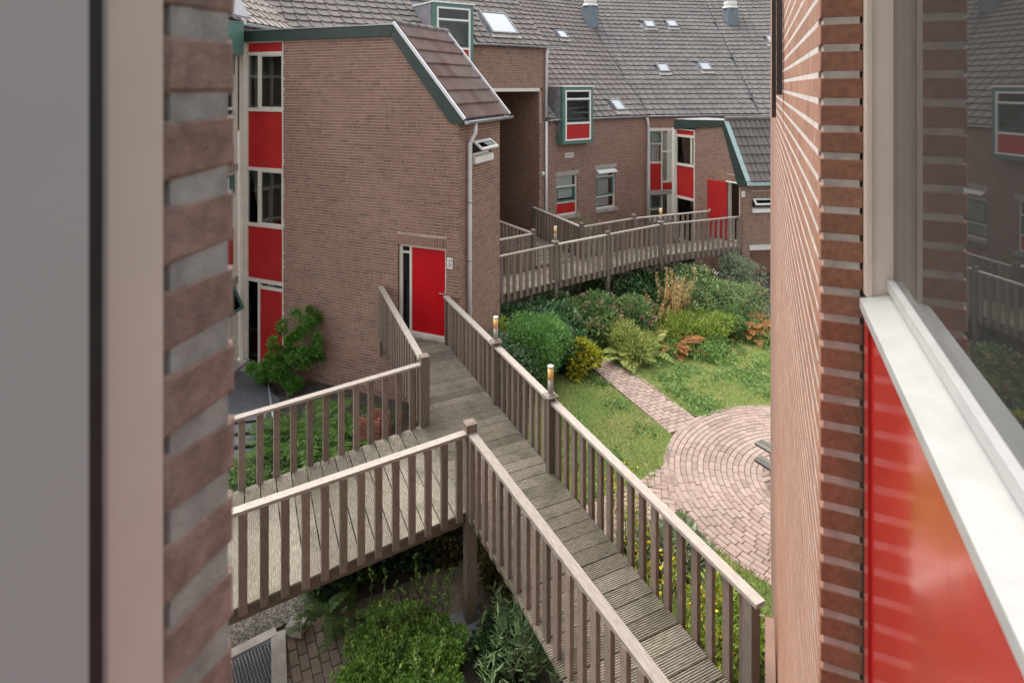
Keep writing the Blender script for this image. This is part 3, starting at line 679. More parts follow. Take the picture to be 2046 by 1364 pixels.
# right wall of the passage faces left: frame runs into the passage
FPr = Frame(*FA.p(xj, 7.0, 0).xy, 33+90)
bricks(FPr, PB, 0, 7.0-.047, -.1, zbm, seed=23, wall_name='passage_wall')
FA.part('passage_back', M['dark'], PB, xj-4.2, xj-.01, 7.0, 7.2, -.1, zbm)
FA.part('passage_ceiling', M['concrete'], PB, xj-4.2, xj-.01, .3, 7.0, zbm+.002, zbm+.1)
FA.part('passage_far_wall', M['brick'], PB, xj-4.4, xj-4.2, .02, 7.0, -.1, zbm)
c = FPr.p(7.0-FA.X(1078)+FA.X(1033)+1.2, -.06, FA.Z(1033, 350)); m = MB(); m.tube([c, c+FPr.ey*.08], .07, 10); m.build('wall_lamp', M['white'], PB)
PIT = R(42); up = FA.ey*math.cos(PIT)+V(0,0,1)*math.sin(PIT)
# gateway roof, skylight, dormer
Og = FA.p(xl, -.10, zeu+.06); nc = int((FA.X(1105)-xl)/.335); skx = (FA.X(983), FA.X(1046))
slz = lambda t: t*math.sin(PIT)
def not_in(rects):
    def f(c, a, b):
        return not any(x0 < a < x1 and t0 < b < t1 for x0, x1, t0, t1 in rects)
    return f
gd0, gd1 = FA.X(868)-xl, FA.X(946)-xl
sk = (skx[0]-xl+.1, skx[1]-xl-.02, .40, 1.75)
roof(PB, Og, FA.ex, up, .335, .31, nc, 24, M['tile'], FLATP, not_in([sk, (gd0, gd1, -1, 2.3)]), nind=240)
m = MB(); m.prism([Og-V(0,0,.03), Og+FA.ex*(nc*.335)-V(0,0,.03), Og+FA.ex*(nc*.335)+up*7.4-V(0,0,.03), Og+up*7.4-V(0,0,.03)], (0,0,-.05)); m.build('roof_deck', M['lead'], PB)
gutter(PB, FA.p(FA.X(946), -.17, zeu+.03), FA.p(FA.X(1107), -.17, zeu+.03), .06)
m = MB(); m.prism([FA.p(xu, 0, EZ), FA.p(xu, 0, zeu+.03), FA.p(xu, 5*math.cos(PIT), zeu+.03+5*math.sin(PIT)), FA.p(xu, 6, EZ+3)], FA.ex*-.15); m.build('gable_wall', M['brick'], PB)
downpipe(PB, [FA.p(FA.X(1091), -.12, zeu), FA.p(FA.X(1090), -.08, zeu-.25), FA.p(FA.X(1088), -.08, EZ+.1)], .05, M['pvc'])
downpipe(PB, [FA.p(FA.X(1089), -.08, EZ-.05), FA.p(FA.X(1089), -.08, .2)], .045, M['pvc'])
def skylight(parent, O, e, s, x0, x1, t0, t1, n, frame=.05):
    P_ = lambda x, t, h: O+e*x+s*t+n*h
    m = MB(); w = frame
    for (a, b, c, d) in ((x0, x0+w, t0, t1), (x1-w, x1, t0, t1), (x0+w, x1-w, t0, t0+w), (x0+w, x1-w, t1-w, t1)):
        m.obox(P_((a+b)/2, (c+d)/2, .08), e*((b-a)/2), s*((d-c)/2), n*.07)
    o = m.build('skylight', M['lead'], parent)
    g = MB(); g.obox(P_((x0+x1)/2, (t0+t1)/2, .12), e*((x1-x0)/2-w), s*((t1-t0)/2-w), n*.006); g.build('pane', M['skypane'], o)
    f = MB(); f.obox(P_((x0+x1)/2, t0-.09, .06), e*((x1-x0)/2+.05), s*.09, n*.012); f.build('flashing', M['concrete'], o)
nup = FA.ex.cross(up).normalized(); nup = nup if nup.z > 0 else -nup
skylight(PB, Og, FA.ex, up, sk[0]+.04, sk[1]-.04, sk[2]+.06, sk[3]-.06, nup, .06)
def dormer(parent, F, x0, x1, z0, z1, yf, depth, split, red, name='bay_window'):
    """green boxed bay; split = z positions (transom, sill of sash)"""
    m = MB(); w = .12
    F.ring(m, x0, x1, z0, z1, w, yf, yf+.10); F.box(m, x0, x0+.04, yf+.10, depth, z0, z1-.02); F.box(m, x1-.04, x1, yf+.10, depth, z0, z1-.02)
    F.box(m, x0+.04, x1-.04, yf+.10, depth, z0, z0+.04); F.box(m, x0+.04, x1-.04, yf+.1, depth, z1-.08, z1-.02)
    o = m.build(name, M['green'], parent)
    F.part('roof_cap', M['white'], o, x0-.03, x1+.03, yf-.03, depth, z1+.001, z1+.05)
    F.part('cheek', M['lead'], o, x0-.012, x0-.002, yf+.14, depth, z0+.35, z1-.01)
    a, b, c, d = x0+w, x1-w, z0+w, z1-w
    ring_part(F, 'window_frame', M['white'], o, a, b, c, d, .055, yf-.015, yf+.07)
    for zz in split: F.part('glazing_bar', M['white'], o, a+.055, b-.055, yf-.012, yf+.06, zz-.03, zz+.03)
    pane(F, o, a+.055, b-.055, split[0]+.03, d-.055, yf+.03)
    ring_part(F, 'sash', M['green'], o, a+.057, b-.057, split[1]+.032, split[0]-.032, .035, yf+.0, yf+.05)
    pane(F, o, a+.09, b-.09, split[1]+.07, split[0]-.07, yf+.03)
    F.part('red_panel', M['red'], o, a+.057, b-.057, yf+.02, yf+.05, c+.057, split[1]-.032)
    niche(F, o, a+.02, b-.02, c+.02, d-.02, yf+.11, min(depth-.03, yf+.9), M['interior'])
    return o
dz = lambda v: FA.px(1140, v, -.35)[1]
dormer(HB, FA, dmx0+.12, dmx1-.06, dz(288), dz(174), -.35, 1.3, (dz(198), dz(247)), True)
dzz = lambda v: FA.px(905, v, -.3)[1]
dormer(PB, FA, FA.px(866, 0, -.3)[0], FA.px(946, 0, -.3)[0], dzz(190), dzz(8), -.3, 2.2, (dzz(40), dzz(97)), True)
# ground floor windows of the terrace house
def house_window(F, parent, x0, x1, z0, z1, zs, kinds, cur='curtain', sillm='concrete', yf=.07):
    m = MB(); F.ring(m, x0, x1, z0, z1, .055, yf, yf+.07); o = m.build('window', M['cream'], parent)
    F.part('lintel', M['concrete'], o, x0-.06, x1+.06, -.012, .12, z1+.004, z1+.15)
    F.part('sill', M[sillm], o, x0-.05, x1+.05, -.09, .07, z0-.12, z0-.004)
    a, b = x0+.055, x1-.055; zz = [z0+.055]+list(zs)+[z1-.055]
    for q in zs: F.part('glazing_bar', M['cream'], o, a, b, yf-.004, yf+.06, q-.025, q+.025)
    for k, kd in enumerate(kinds):
        c, d = zz[k]+(.027 if k else 0), zz[k+1]-(.027 if k < len(kinds)-1 else 0)
        if kd == 'red': F.part('red_panel', M['red'], o, a+.002, b-.002, yf+.02, yf+.05, c, d)
        elif kd == 'sash': ring_part(F, 'sash', M['green'], o, a+.002, b-.002, c, d, .06, yf-.012, yf+.05); pane(F, o, a+.06, b-.06, c+.06, d-.06, yf+.03)
        elif kd == 'pane': pane(F, o, a, b, c, d, yf+.03)
        elif kd == 'open': tilted(F, 'open_sash', M['white'], o, a-.03, b+.03, c+.02, d, 62, y=yf-.03, w=.05, panemat=M['blind'])
        elif kd == 'blind': pane(F, o, a, b, c, d, yf+.03)
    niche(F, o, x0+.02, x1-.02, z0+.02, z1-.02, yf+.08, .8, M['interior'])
    if cur == 'blind': F.part('blind', M['blind'], o, a, b-.06, yf+.10, yf+.11, zz[-3]+.14 if len(zz) > 3 else z0, z1-.05)
    elif cur: curtain(F, o, a+.06, b-.14, z0+.06, z1-.06, yf+.14)
    return o
zf = lambda u, v: FA.Z(u, v)
house_window(FA, HB, *w1, (zf(1130, 405), zf(1130, 373)), ('red', 'sash', 'blind'), 'blind')
house_window(FA, HB, *w2, (zf(1210, 392), zf(1210, 353)), ('pane', 'sash', 'open'))
m = MB(); vx0, vx1, vz0, vz1 = FA.X(1128.5), FA.X(1145), FA.Z(1137, 314.5), FA.Z(1137, 305.5)
FA.ring(m, vx0, vx1, vz0, vz1, .03, -.03, .02)
for k in range(5): FA.box(m, vx0+.03, vx1-.03, -.02, .0, vz0+.04+k*.022, vz0+.048+k*.022)
m.build('air_grille', M['white'], HB)
# main roof in three planes with valleys
A2, A3 = 56, 74
B2 = FA.p(xb, 0, 0); FB = Frame(B2.x, B2.y, A2); x3 = FB.X(1514); B3 = FB.p(x3, 0, 0); FC = Frame(B3.x, B3.y, A3)
GA = .31
def bis(a, b): q = (a+b)/2; return V(-math.cos(R(q)), math.sin(R(q)), 0)
v12, v23 = bis(33, A2), bis(A2, A3)
def side(c, o, d): w_ = c-o; return d.x*w_.y-d.y*w_.x      # >0: left of direction
def upv(F): return F.ey*math.cos(PIT)+V(0,0,1)*math.sin(PIT)
e0 = FA.p(xu, -.12, EZ+.05); roofh = 36
velA = [(FA.X(1110), 1180, 213)]
def sk_at(F, O, u, v, w=.55, h=.62):
    """skylight rectangle (x0,x1,t0,t1) whose foot is seen at pixel u, v"""
    n = F.ex.cross(upv(F)); t = (u-1023)/FPX; dr = V(t*CA-SA, t*SA+CA, -(v-HOR)/FPX)
    k = (O-CAMP).dot(n)/dr.dot(n); q = CAMP+dr*k-O
    return (q.dot(F.ex)-w/2, q.dot(F.ex)+w/2, q.dot(upv(F)), q.dot(upv(F))+h)
OA = FA.p(xu, -.12, EZ+.05)
skA = [sk_at(FA, OA, 1240, 224), sk_at(FA, OA, 1127, 80, .5, .55)]
nA = int((xb-xu)/.335)+8
roof(HB, OA, FA.ex, upv(FA), .335, GA, nA, roofh, M['tile'], FLATP, lambda c, a, b: side(c, FA.p(xb, -.12, 0), v12) > -.03 and not any(r_[0]-.05 < a < r_[1]+.05 and r_[2]-.05 < b < r_[3]+.1 for r_ in skA) and not (dmx0-xu < a < dmx1-xu+.1 and b < 1.6), nind=300, col0=0, seed=41)
HC = thing('corner_house', 'far brick house with long grey tiled roof behind the second stair tower', 'building', tuple(FB.p(3, 2, 0)))
OB = FB.p(0, -.12, EZ+.05); nB = int(x3/.335)+10
skB = [sk_at(FB, OB, u, v, .5, .55) for u, v in ((1300, 58), (1345, 57), (1328, 147), (1412, 144))]
roof(HC, OB, FB.ex, upv(FB), .335, GA, nB, roofh, M['tile_far'], FLATP, lambda c, a, b: side(c, FB.p(0, -.12, 0), v12) < .03 and side(c, FB.p(x3, -.12, 0), v23) > -.03 and not any(r_[0]-.05 < a < r_[1]+.05 and r_[2]-.05 < b < r_[3]+.1 for r_ in skB), nind=300, col0=-14, seed=42)
HD = thing('end_house', 'far grey tiled house roof at the end of the row, beside the near brick wall', 'building', tuple(FC.p(3, 2, 0)))
OC = FC.p(0, -.12, EZ+.05)
skC = [sk_at(FC, OC, 1546, 90, .5, .6)]
roof(HD, OC, FC.ex, upv(FC), .335, GA, 14, roofh, M['tile_far'], FLATP, lambda c, a, b: side(c, FC.p(0, -.12, 0), v23) < .03 and not any(r_[0]-.05 < a < r_[1]+.05 and r_[2]-.05 < b < r_[3]+.1 for r_ in skC), nind=120, col0=-14, seed=43)
for par, F, O, lst in ((HB, FA, OA, skA), (HC, FB, OB, skB), (HD, FC, OC, skC)):
    n = F.ex.cross(upv(F)); n = n if n.z > 0 else -n
    for r_ in lst: skylight(par, O, F.ex, upv(F), *r_, n, .045)
def deck_poly(par, pts): m = MB(); m.prism([Vector(p)-V(0,0,.05) for p in pts], (0,0,-.05)); m.build('roof_deck', M['lead'], par)
Lr = roofh*GA
tA = V(0,0,1)*Lr*math.sin(PIT); hz_ = Lr*math.cos(PIT)
pv12 = FA.p(xb, -.12, EZ+.05); q12 = pv12+v12*(hz_/math.cos(R((A2-33)/2)))+tA; pv23 = FB.p(x3, -.12, EZ+.05); q23 = pv23+v23*(hz_/math.cos(R((A3-A2)/2)))+tA
deck_poly(HB, [OA, pv12, q12, OA+upv(FA)*Lr]); deck_poly(HC, [pv12, pv23, q23, q12]); deck_poly(HD, [pv23, FC.p(6, -.12, EZ+.05), FC.p(6, -.12, EZ+.05)+upv(FC)*Lr, q23])
gutter(HB, FA.p(xu+.1, -.2, EZ+.02), FA.p(xb, -.2, EZ+.02), .065); gutter(HC, FB.p(0.0, -.2, EZ+.02), FB.p(x3, -.2, EZ+.02), .065); gutter(HD, FC.p(0.0, -.2, EZ+.02), FC.p(5, -.2, EZ+.02), .065)
px_ = FA.X(1288); downpipe(HB, [FA.p(px_-.05, -.18, EZ-.03), FA.p(px_+.12, -.09, EZ-.33), FA.p(px_+.12, -.09, 3), FA.p(px_+.12, -.09, .3)], .05, M['pvc'])
for pa_, qa_, par in ((pv12, q12, HB), (pv23, q23, HC)):
    m = MB(); dv_ = (qa_-pa_); m.obox((pa_+qa_)/2+V(0,0,.055), dv_/2, dv_.cross(V(0,0,1)).normalized()*.028, V(0,0,.012)); m.build('valley_strip', M['black'], par)
# roof ventilators
def vent(par, F, O, u, v, label):
    r_ = sk_at(F, O, u, v, .6, .5); b = O+F.ex*((r_[0]+r_[1])/2)+upv(F)*(r_[2]+.35)
    t = thing('roof_ventilator', label, 'ventilator', tuple(b-V(0,0,.1)), 'roof ventilators')
    m = MB(); F2 = Frame(b.x, b.y, math.degrees(F.a)); h = .85
    F2.box(m, -.28, .28, -.28, .28, b.z-.35, b.z+h); m.build('base', M['leadblue'], t)
    m = MB(); m.tube([V(b.x, b.y, b.z+h), V(b.x, b.y, b.z+h+.10)], .36, 18); m.tube([V(b.x, b.y, b.z+h+.10), V(b.x, b.y, b.z+h+.42)], .31, 18); m.tube([V(b.x, b.y, b.z+h+.42), V(b.x, b.y, b.z+h+.50)], .35, 18); m.build('cap', M['white'], t)
    m = MB()
    for k in range(16):
        a = 2*math.pi*k/16; m.obox(V(b.x+.345*math.cos(a), b.y+.345*math.sin(a), b.z+h+.47), V(0,0,.055), V(-math.sin(a), math.cos(a), 0)*.035, V(math.cos(a), math.sin(a), 0)*.02)
    m.build('louvre', M['cream'], t)
M['leadblue'] = plain('blue_grey_metal', (.135,.165,.185), .5, 4, .15)
vent(HB, FA, OA, 1187, 58, 'white capped ventilator on the roof of the house beside the passage')
vent(HC, FB, OB, 1465, 60, 'white capped ventilator on the long grey roof above the second stair tower')
# bay glazing of the corner house
cz = lambda u, v: FB.Z(u, v)
bx0, bxm, bx1, bx2 = FB.X(1297), FB.X(1321), FB.X(1339), FB.X(1349)
bricks(FB, HC, 0.02, x3+.5, -.1, EZ-.05, holes=[(bx0, bx2, 1.0, cz(1320, 262))], seed=24)
FB.part('lintel', M['cream'], HC, bx0-.05, bx2+.02, -.03, .12, cz(1320, 262)+.004, cz(1320, 256))
zb_ = [cz(1310, v) for v in (262, 287, 325, 381, 387, 418, 470)]
m = MB()
for xx, w_ in ((bx0, .05), (bxm, .06), (bx1+.15, .3)): FB.box(m, xx-.0, xx+w_, .0, .09, 1.0, zb_[0])
for a, b, z_ in ((bx0+.05, bxm, zb_[1]), (bx0+.05, bxm, zb_[2]), (bxm+.06, bx1+.15, cz(1330, 303)), (bxm+.06, bx1+.15, cz(1330, 363)), (bx0+.05, bxm, zb_[5])): FB.box(m, a, b, .004, .085, z_-.04, z_+.04)
bay = m.build('window', M['cream'], HC)
FB.part('ledge', M['concrete'], bay, bx0-.02, bx2-.05, -.1, .12, zb_[4]-.03, zb_[3]+.02)
FB.part('red_panel', M['red'], bay, bx0+.052, bxm-.002, .02, .06, zb_[3]+.02, zb_[2]-.04)
FB.part('red_panel', M['red'], bay, bxm+.062, bx1+.148, .02, .06, zb_[3]+.02, cz(1330, 363)-.04)
ring_part(FB, 'sash', M['green'], bay, bx0+.052, bxm-.002, zb_[1]+.04, zb_[0]-.01, .06, -.03, .04)
ring_part(FB, 'sash', M['green'], bay, bx0+.052, bxm-.002, zb_[5]+.04, zb_[4]-.04, .06, -.03, .04)
pane(FB, bay, bx0+.05, bxm, zb_[2]+.04, zb_[0], .05); pane(FB, bay, bxm+.06, bx1+.15, cz(1330, 363)+.04, zb_[0], .05); pane(FB, bay, bx0+.05, bx1+.15, 1.0, zb_[4]-.04, .05)
curtain(FB, bay, bx0+.08, bxm, zb_[2], zb_[0], .2, 4); curtain(FB, bay, bxm+.06, bxm+.35, cz(1330, 363), zb_[0], .2, 3)
FB.part('room_back', M['interior'], bay, bx0, bx2, .75, .8, 1.0, zb_[0])
# ------------------------------------------------------------------ second stair tower
TC = depth_pt(1482, 366, 19.6)
F2 = Frame(TC.x, TC.y, 129.5); FE = Frame(TC.x, TC.y, 60.5)
T2 = thing('stair_tower', 'smaller stair tower with an open red door at the far end of the footbridge', 'building', (TC.x+.3, TC.y+1.2, 0))
a0, a1 = F2.X(1350), F2.X(1388); xr, zr = F2.px(1447, 250); zE = FE.Z(1500, 366)
o0, o1 = F2.X(1454), F2.X(1478); oz0, oz1 = 1.40, F2.Z(1470, 364)
top2 = gable([(a1-.01, F2.Z(1390, 255)), (xr, zr-.02), (0.0, zE+.02)])
bricks(F2, T2, a1, 0.0, -.1, top2, holes=[(o0, o1, 1.35, oz1)], nind=0, seed=25, soldiers=[(o0-.05, o1, oz1+.01, oz1+.2)])
ex_ = FE.X(1500); 
bricks(FE, T2, 0.03, 3.2, -.1, zE-.02, holes=[(FE.X(1503), 2.6, FE.Z(1520, 415), FE.Z(1520, 395)), (FE.X(1498), 2.9, -.2, FE.Z(1520, 500))], seed=26, soldiers=[(FE.X(1503), 2.6, FE.Z(1520, 395)+.01, FE.Z(1520, 395)+.2)])
FE.part('passage_lintel', M['cream'], T2, FE.X(1497), 2.95, -.03, .2, FE.Z(1520, 499)+.003, FE.Z(1520, 489))
FE.part('passage_back', M['brick'], T2, FE.X(1498), 2.9, 1.4, 1.5, -.1, FE.Z(1520, 500))
tilted(FE, 'open_sash', M['white'], T2, FE.X(1503)+.02, 2.58, FE.Z(1520, 413), FE.Z(1520, 397), 50, y=.0, w=.06)
FE.part('window_sill', M['white'], T2, FE.X(1502), 2.62, -.08, .05, FE.Z(1520, 424), FE.Z(1520, 416.5))
FE.part('window_back', M['dark'], T2, FE.X(1503), 2.6, .12, .14, FE.Z(1520, 415), FE.Z(1520, 395))
m = MB(); m.prism([F2.p(a0-.05, -.05, F2.Z(1350, 258)), F2.p(xr-.05, -.05, zr-.04), F2.p(xr+.02, -.05, zr+.16), F2.p(a0-.05, -.05, F2.Z(1350, 239))], F2.ey*.05); m.build('roof_edge_board', M['dkgreen'], T2)
m = MB(); m.prism([F2.p(xr+.02, -.055, zr+.16), F2.p(xr-.05, -.055, zr-.04), F2.p(-.12, -.055, zE-.10), F2.p(.18, -.055, zE-.06), F2.p(.22, -.055, zE+.08)], F2.ey*.05); m.build('verge_board', M['dkgreen'], T2)
ridge = F2.p(xr+.05, -.05, zr+.17); eave = F2.p(.24, -.05, zE+.09); sv = ridge-eave
m = MB(); m.obox((ridge+eave)/2+V(0,0,.02)+FE.ex*.06, sv*.5, FE.ex*.075, V(0,0,.02)); m.build('verge_trim', M['pgreen'], T2)
roof(T2, eave+FE.ex*.14, FE.ex, sv, .36, sv.length/7, 6, 7, M['tile'], ROLLP, nind=80)
m = MB(); m.prism([eave-V(0,0,.04), eave+FE.ex*2.4-V(0,0,.04), ridge+FE.ex*2.4-V(0,0,.04), ridge-V(0,0,.04)], (0,0,-.05)); m.build('roof_deck', M['lead'], T2)
for k in range(6):
    c = ridge+FE.ex*(k*.38+.02)+V(0,0,.05); m = MB(); m.tube([c, c+FE.ex*.39], .085, 10); m.build('ridge_tile', M['tile'], T2)
FE.part('gutter', M['pgreen'], T2, .05, 2.6, -.34, -.26, zE-.03, zE+.07)
m = MB(); m.prism([F2.p(a0, 0, zr), F2.p(xr, 0, zr), F2.p(xr, 1.6, zr), F2.p(a0, 1.6, zr)], (0,0,.1)); m.build('flat_roof', M['lead'], T2)
m = MB(); F2.box(m, a0-.14, a0-.02, .2, 2.4, 0, zr); F2.box(m, a0-.02, xr, 2.2, 2.4, 0, zr); m.build('back_wall', M['brick'], T2)
# glazing strip
sz = lambda v: F2.Z(1368, v)
st2 = MB(); F2.ring(st2, a0, a1, .9, sz(258), .05, .0, .09)
for v in (272, 330, 396): F2.box(st2, a0+.05, a1-.05, -.004, .085, sz(v)-.045, sz(v)+.045)
xx = F2.X(1381); F2.box(st2, xx-.03, xx+.03, -.006, .08, sz(330)+.045, sz(272)-.045)
so_ = st2.build('window_frame', M['cream'], T2); F2.part('corner_post', M['cream'], so_, a0-.14, a0, -.05, .2, .9, sz(258))
F2.part('red_panel', M['red'], T2, a0+.052, a1-.052, .02, .05, sz(272)+.046, sz(258)-.052); F2.part('red_panel', M['red'], T2, a0+.052, a1-.052, .02, .05, sz(396)+.046, sz(330)-.046)
pane(F2, T2, a0+.05, a1-.05, sz(330)+.045, sz(272)-.045, .04); pane(F2, T2, a0+.05, a1-.05, .95, sz(396)-.045, .04); F2.part('stair_wall', M['redint'] if 'redint' in M else M['interior'], T2, a0, a1, .7, .75, .9, sz(258))
# open door
ring_part(F2, 'door_frame', M['cream'], T2, o0, o1, oz0, oz1, .05, .03, .13)
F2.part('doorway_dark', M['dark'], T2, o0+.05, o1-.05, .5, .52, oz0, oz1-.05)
hg = F2.p(o0+.02, -.05, 0); lw = F2.X(1454)-F2.X(1420); da = R(10); dd = (-F2.ex*math.cos(da)-F2.ey*math.sin(da))
m = MB(); m.obox(hg+dd*(lw/2)+V(0,0,(oz0+oz1)/2), V(0,0,1)*((oz1-oz0)/2-.04), dd*(lw/2), dd.cross(V(0,0,1)).normalized()*.022); dr2 = m.build('door', M['red'], T2); tag(dr2, 'red door standing wide open against the brick wall')
m = MB(); hh = hg+dd*(lw-.1)+V(0,0,2.35)-F2.ey*.05; m.tube([hh, hh-F2.ey*.03, hh-F2.ey*.03-dd*.1], .012, 6); m.build('handle', M['steel'], dr2)
m = MB(); m.obox(F2.p(o0+.25, -.03, oz1-.02), F2.ex*.28, V(0,0,.02), F2.ey*.02); m.build('door_closer', M['white'], T2)
ns = thing('number_sign', 'small white plate at the corner beside the open red door', 'sign', tuple(F2.p(-.06, -.03, FE.Z(1490, 385))))
FE.part('plate', M['white'], ns, -.005, .10, -.03, -.01, FE.Z(1486, 393), FE.Z(1486, 382)); m = MB(); FE.box(m, .02, .075, -.034, -.031, FE.Z(1486, 389.5), FE.Z(1486, 386)); m.build('lettering', M['greysash'], ns)
# ------------------------------------------------------------------ wooden footbridges
ZD, ZR = 1.40, 2.36
def plank(name, parent, a, b, acr, w, mat, cache=None, key=None, th=.03, n=8):
    """board with a ridged top from a to b (points on one long edge), acr = unit vector across"""
    if cache is not None and key in cache: return link(name, cache[key], a, parent)
    lv = Vector(b)-Vector(a); Ln = lv.length; l = lv/Ln; m = MB(); prof = []
    for k in range(n):
        x0 = w*k/n; x1 = w*(k+1)/n; q = (x1-x0)
        prof += [(x0+q*.16, -.008), (x0+q*.30, 0), (x0+q*.70, 0), (x0+q*.84, -.008)]
    prof = [(0, -th)]+[(0, -.008)]+prof+[(w, -.008), (w, -th)]
    off = rnd.random()*60
    A_ = [acr*x+V(0,0,z) for x, z in prof]
    for (p, q), (xa, xb) in zip(zip(A_[:-1], A_[1:]), zip([x for x, _ in prof][:-1], [x for x, _ in prof][1:])):
        m.quad(p, p+lv, q+lv, q, ((off, off+xa), (off+Ln, off+xa), (off+Ln, off+xb+.001), (off, off+xb+.001)))
    # merge into one island: close the ends with a fan sharing coordinates
    for e in (V(0,0,0), lv):
        m.poly([A_[0]+e, V(0,0,-.008)+e, acr*w+V(0,0,-.008)+e, A_[-1]+e])
    me = m.mesh(name, (0,0,0))
    bm = bmesh.new(); bm.from_mesh(me); bmesh.ops.remove_doubles(bm, verts=bm.verts, dist=1e-5); bm.to_mesh(me); bm.free()
    me.materials.append(mat)
    if cache is not None: cache[key] = me
    return link(name, me, a, parent)
def bar(name, parent, p, up_half, s1, s2, mat, cache, key):
    if key not in cache:
        m = MB(); m.obox((0,0,0), up_half, s1, s2); me = m.mesh(name, (0,0,0)); me.materials.append(mat); cache[key] = me
    return link(name, cache[key], p, parent)
def railing(parent, a, b, out, zd=ZD, zr=ZR, sp=.2, beam=True, skip=(), start=.12, low=.08, bd=.062):
    a, b, out = V(a[0], a[1], 0), V(b[0], b[1], 0), Vector(out).normalized(); t = (b-a); Ln = t.length; t.normalize(); cache = {}
    out = (out-t*out.dot(t)).normalized()
    m = MB(); m.obox((a+b)/2+V(0,0,zr-.018), t*(Ln/2), out*.052, V(0,0,.018)); m.build('handrail', M['rail'], parent)
    if beam:
        m = MB(); m.obox((a+b)/2+V(0,0,zd-.034-bd)-out*.01, t*(Ln/2), V(0,0,bd), out*.02); m.build('edge_beam', M['beam'], parent)
    z0, z1 = zd-low, zr-.037; s = start; k = 0; sc_ = MB()
    while s < Ln-.05:
        if not any(abs(s-q) < .09 for q in skip):
            bar('baluster', parent, a+t*(s+rnd.uniform(-.006, .006))+out*.035+V(0,0,(z0+z1)/2+rnd.uniform(-.008, .004)), V(0,0,(z1-z0)/2), t*.040, out*.022, M['baluster'], cache, k % 4)
            q_ = a+t*s+V(0,0,zr+.0012); sc_.tube([q_-V(0,0,.004), q_], .0065, 6); q_ = a+t*s+out*.058+V(0,0,z0+.05); sc_.tube([q_-out*.004, q_+out*.002], .006, 6)
        s += sp; k += 1
    if sc_.f and (a-CAMP).length < 13: tag(sc_.build('screws', M['lead'], parent), kind='stuff')
def post(parent, p, t, z0, z1, w=.048, cap=True):
    t = Vector(t).normalized(); n = V(-t.y, t.x, 0); m = MB(); p = V(p[0], p[1], 0)
    m.obox(p+V(0,0,(z0+z1)/2), V(0,0,(z1-z0)/2), t*w, n*w); o = m.build('post', M['post'], parent)
    if cap:
        c = MB(); q = p+V(0,0,z1)
        for (h, ww) in ((0, w+.004), (.018, w+.004), (.034, w*.6)): c.v += [tuple(q+t*sx*ww+n*sy*ww+V(0,0,h)) for sx, sy in ((-1,-1),(1,-1),(1,1),(-1,1))]
        c.f = [(8,9,10,11), (3,2,1,0)]+[(4*k+j, 4*k+(j+1) % 4, 4*k+4+(j+1) % 4, 4*k+4+j) for k in (0,1) for j in range(4)]
        c.uv = [[(0,0),(.1,0),(.1,.1),(0,.1)]]*10; c.sm = [False]*10; c.build('post_cap', M['post'], o)
    return o
A1, B1 = V(-5.86, 10.66, 0), V(.0, 5.33, 0); Dm = (B1-A1).normalized(); Nl = V(Dm.y, -Dm.x, 0)     # Nl: towards the left rail
Q1, Q2 = V(-4.76, 7.98, 0), V(-3.30, 6.62, 0)
WM = 1.30
FB1 = thing('footbridge', 'weathered wooden footbridge running from the red tower door to the near wall', 'footbridge', tuple((A1+B1)/2))
railing(FB1, A1, B1, -Nl, skip=[(V(-4.01,8.94,0)-A1).length, (V(-2.63,7.66,0)-A1).length])
L0, L1 = V(-7.42, 10.66, 0), Q1
railing(FB1, L0, L1, Nl)
LE = Q2+(V(-.62, 4.34, 0)-V(-3.25, 6.59, 0)).normalized()*4.45
railing(FB1, Q2, LE, Nl)
for p, g in ((V(-4.01,8.94,0), True), (V(-2.63,7.66,0), True)):
    post(FB1, p-Nl*.02, Dm, -.1, ZR+.05, cap=False); 
for p in (Q1, Q2): post(FB1, p, Dm, -.15, ZR+.085, .066)
post(FB1, B1-Dm*.1, Dm, .2, ZR-.04, cap=False); post(FB1, L0+Dm*.05, Dm, .9, ZR-.04, .03, False); post(FB1, A1+Dm*.05, Dm, .9, ZR-.04, .03, False)
cache = {}; s = -1.25; PW_, PG = .181, .195
while s < (B1-A1).length+.6:
    a = A1+Dm*s; o0_ = 0.0
    # trim at the tower wall
    need = (a.y-10.70)/(-Nl.y) if a.y > 10.70 else 0
    if Dm.y < 0 and need < WM-.1:
        st_ = max(0, need); en_ = WM
        if s < (Q1-A1).dot(Dm):                      # left rail converges slightly
            w0, w1_ = (L0-A1).dot(Nl), (Q1-A1).dot(Nl); f_ = (s-(L0-A1).dot(Dm))/((Q1-A1).dot(Dm)-(L0-A1).dot(Dm)); en_ = w0+(w1_-w0)*max(0, min(1, f_))+.02
        pa, pb = a+Nl*st_+V(0,0,ZD+rnd.uniform(-.003,.003)), a+Nl*en_+V(0,0,ZD)
        # stop at the near wall
        if pa.x < .05:
            if st_ == 0 and en_ == WM: plank('plank', FB1, pa, V(pb.x, pb.y, pa.z), Dm, PW_, M['plank'], cache, rnd.randrange(3))
            elif en_-st_ > .1: plank('plank', FB1, pa, V(pb.x, pb.y, pa.z), Dm, PW_, M['plank'])
    s += PG
for o_ in (.25, .65, 1.05):
    m = MB(); m.obox((A1+B1)/2+Nl*o_+V(0,0,ZD-.098), Dm*((B1-A1).length/2-.4), V(0,0,.055), Nl*.03); m.build('joist', M['beam'], FB1)
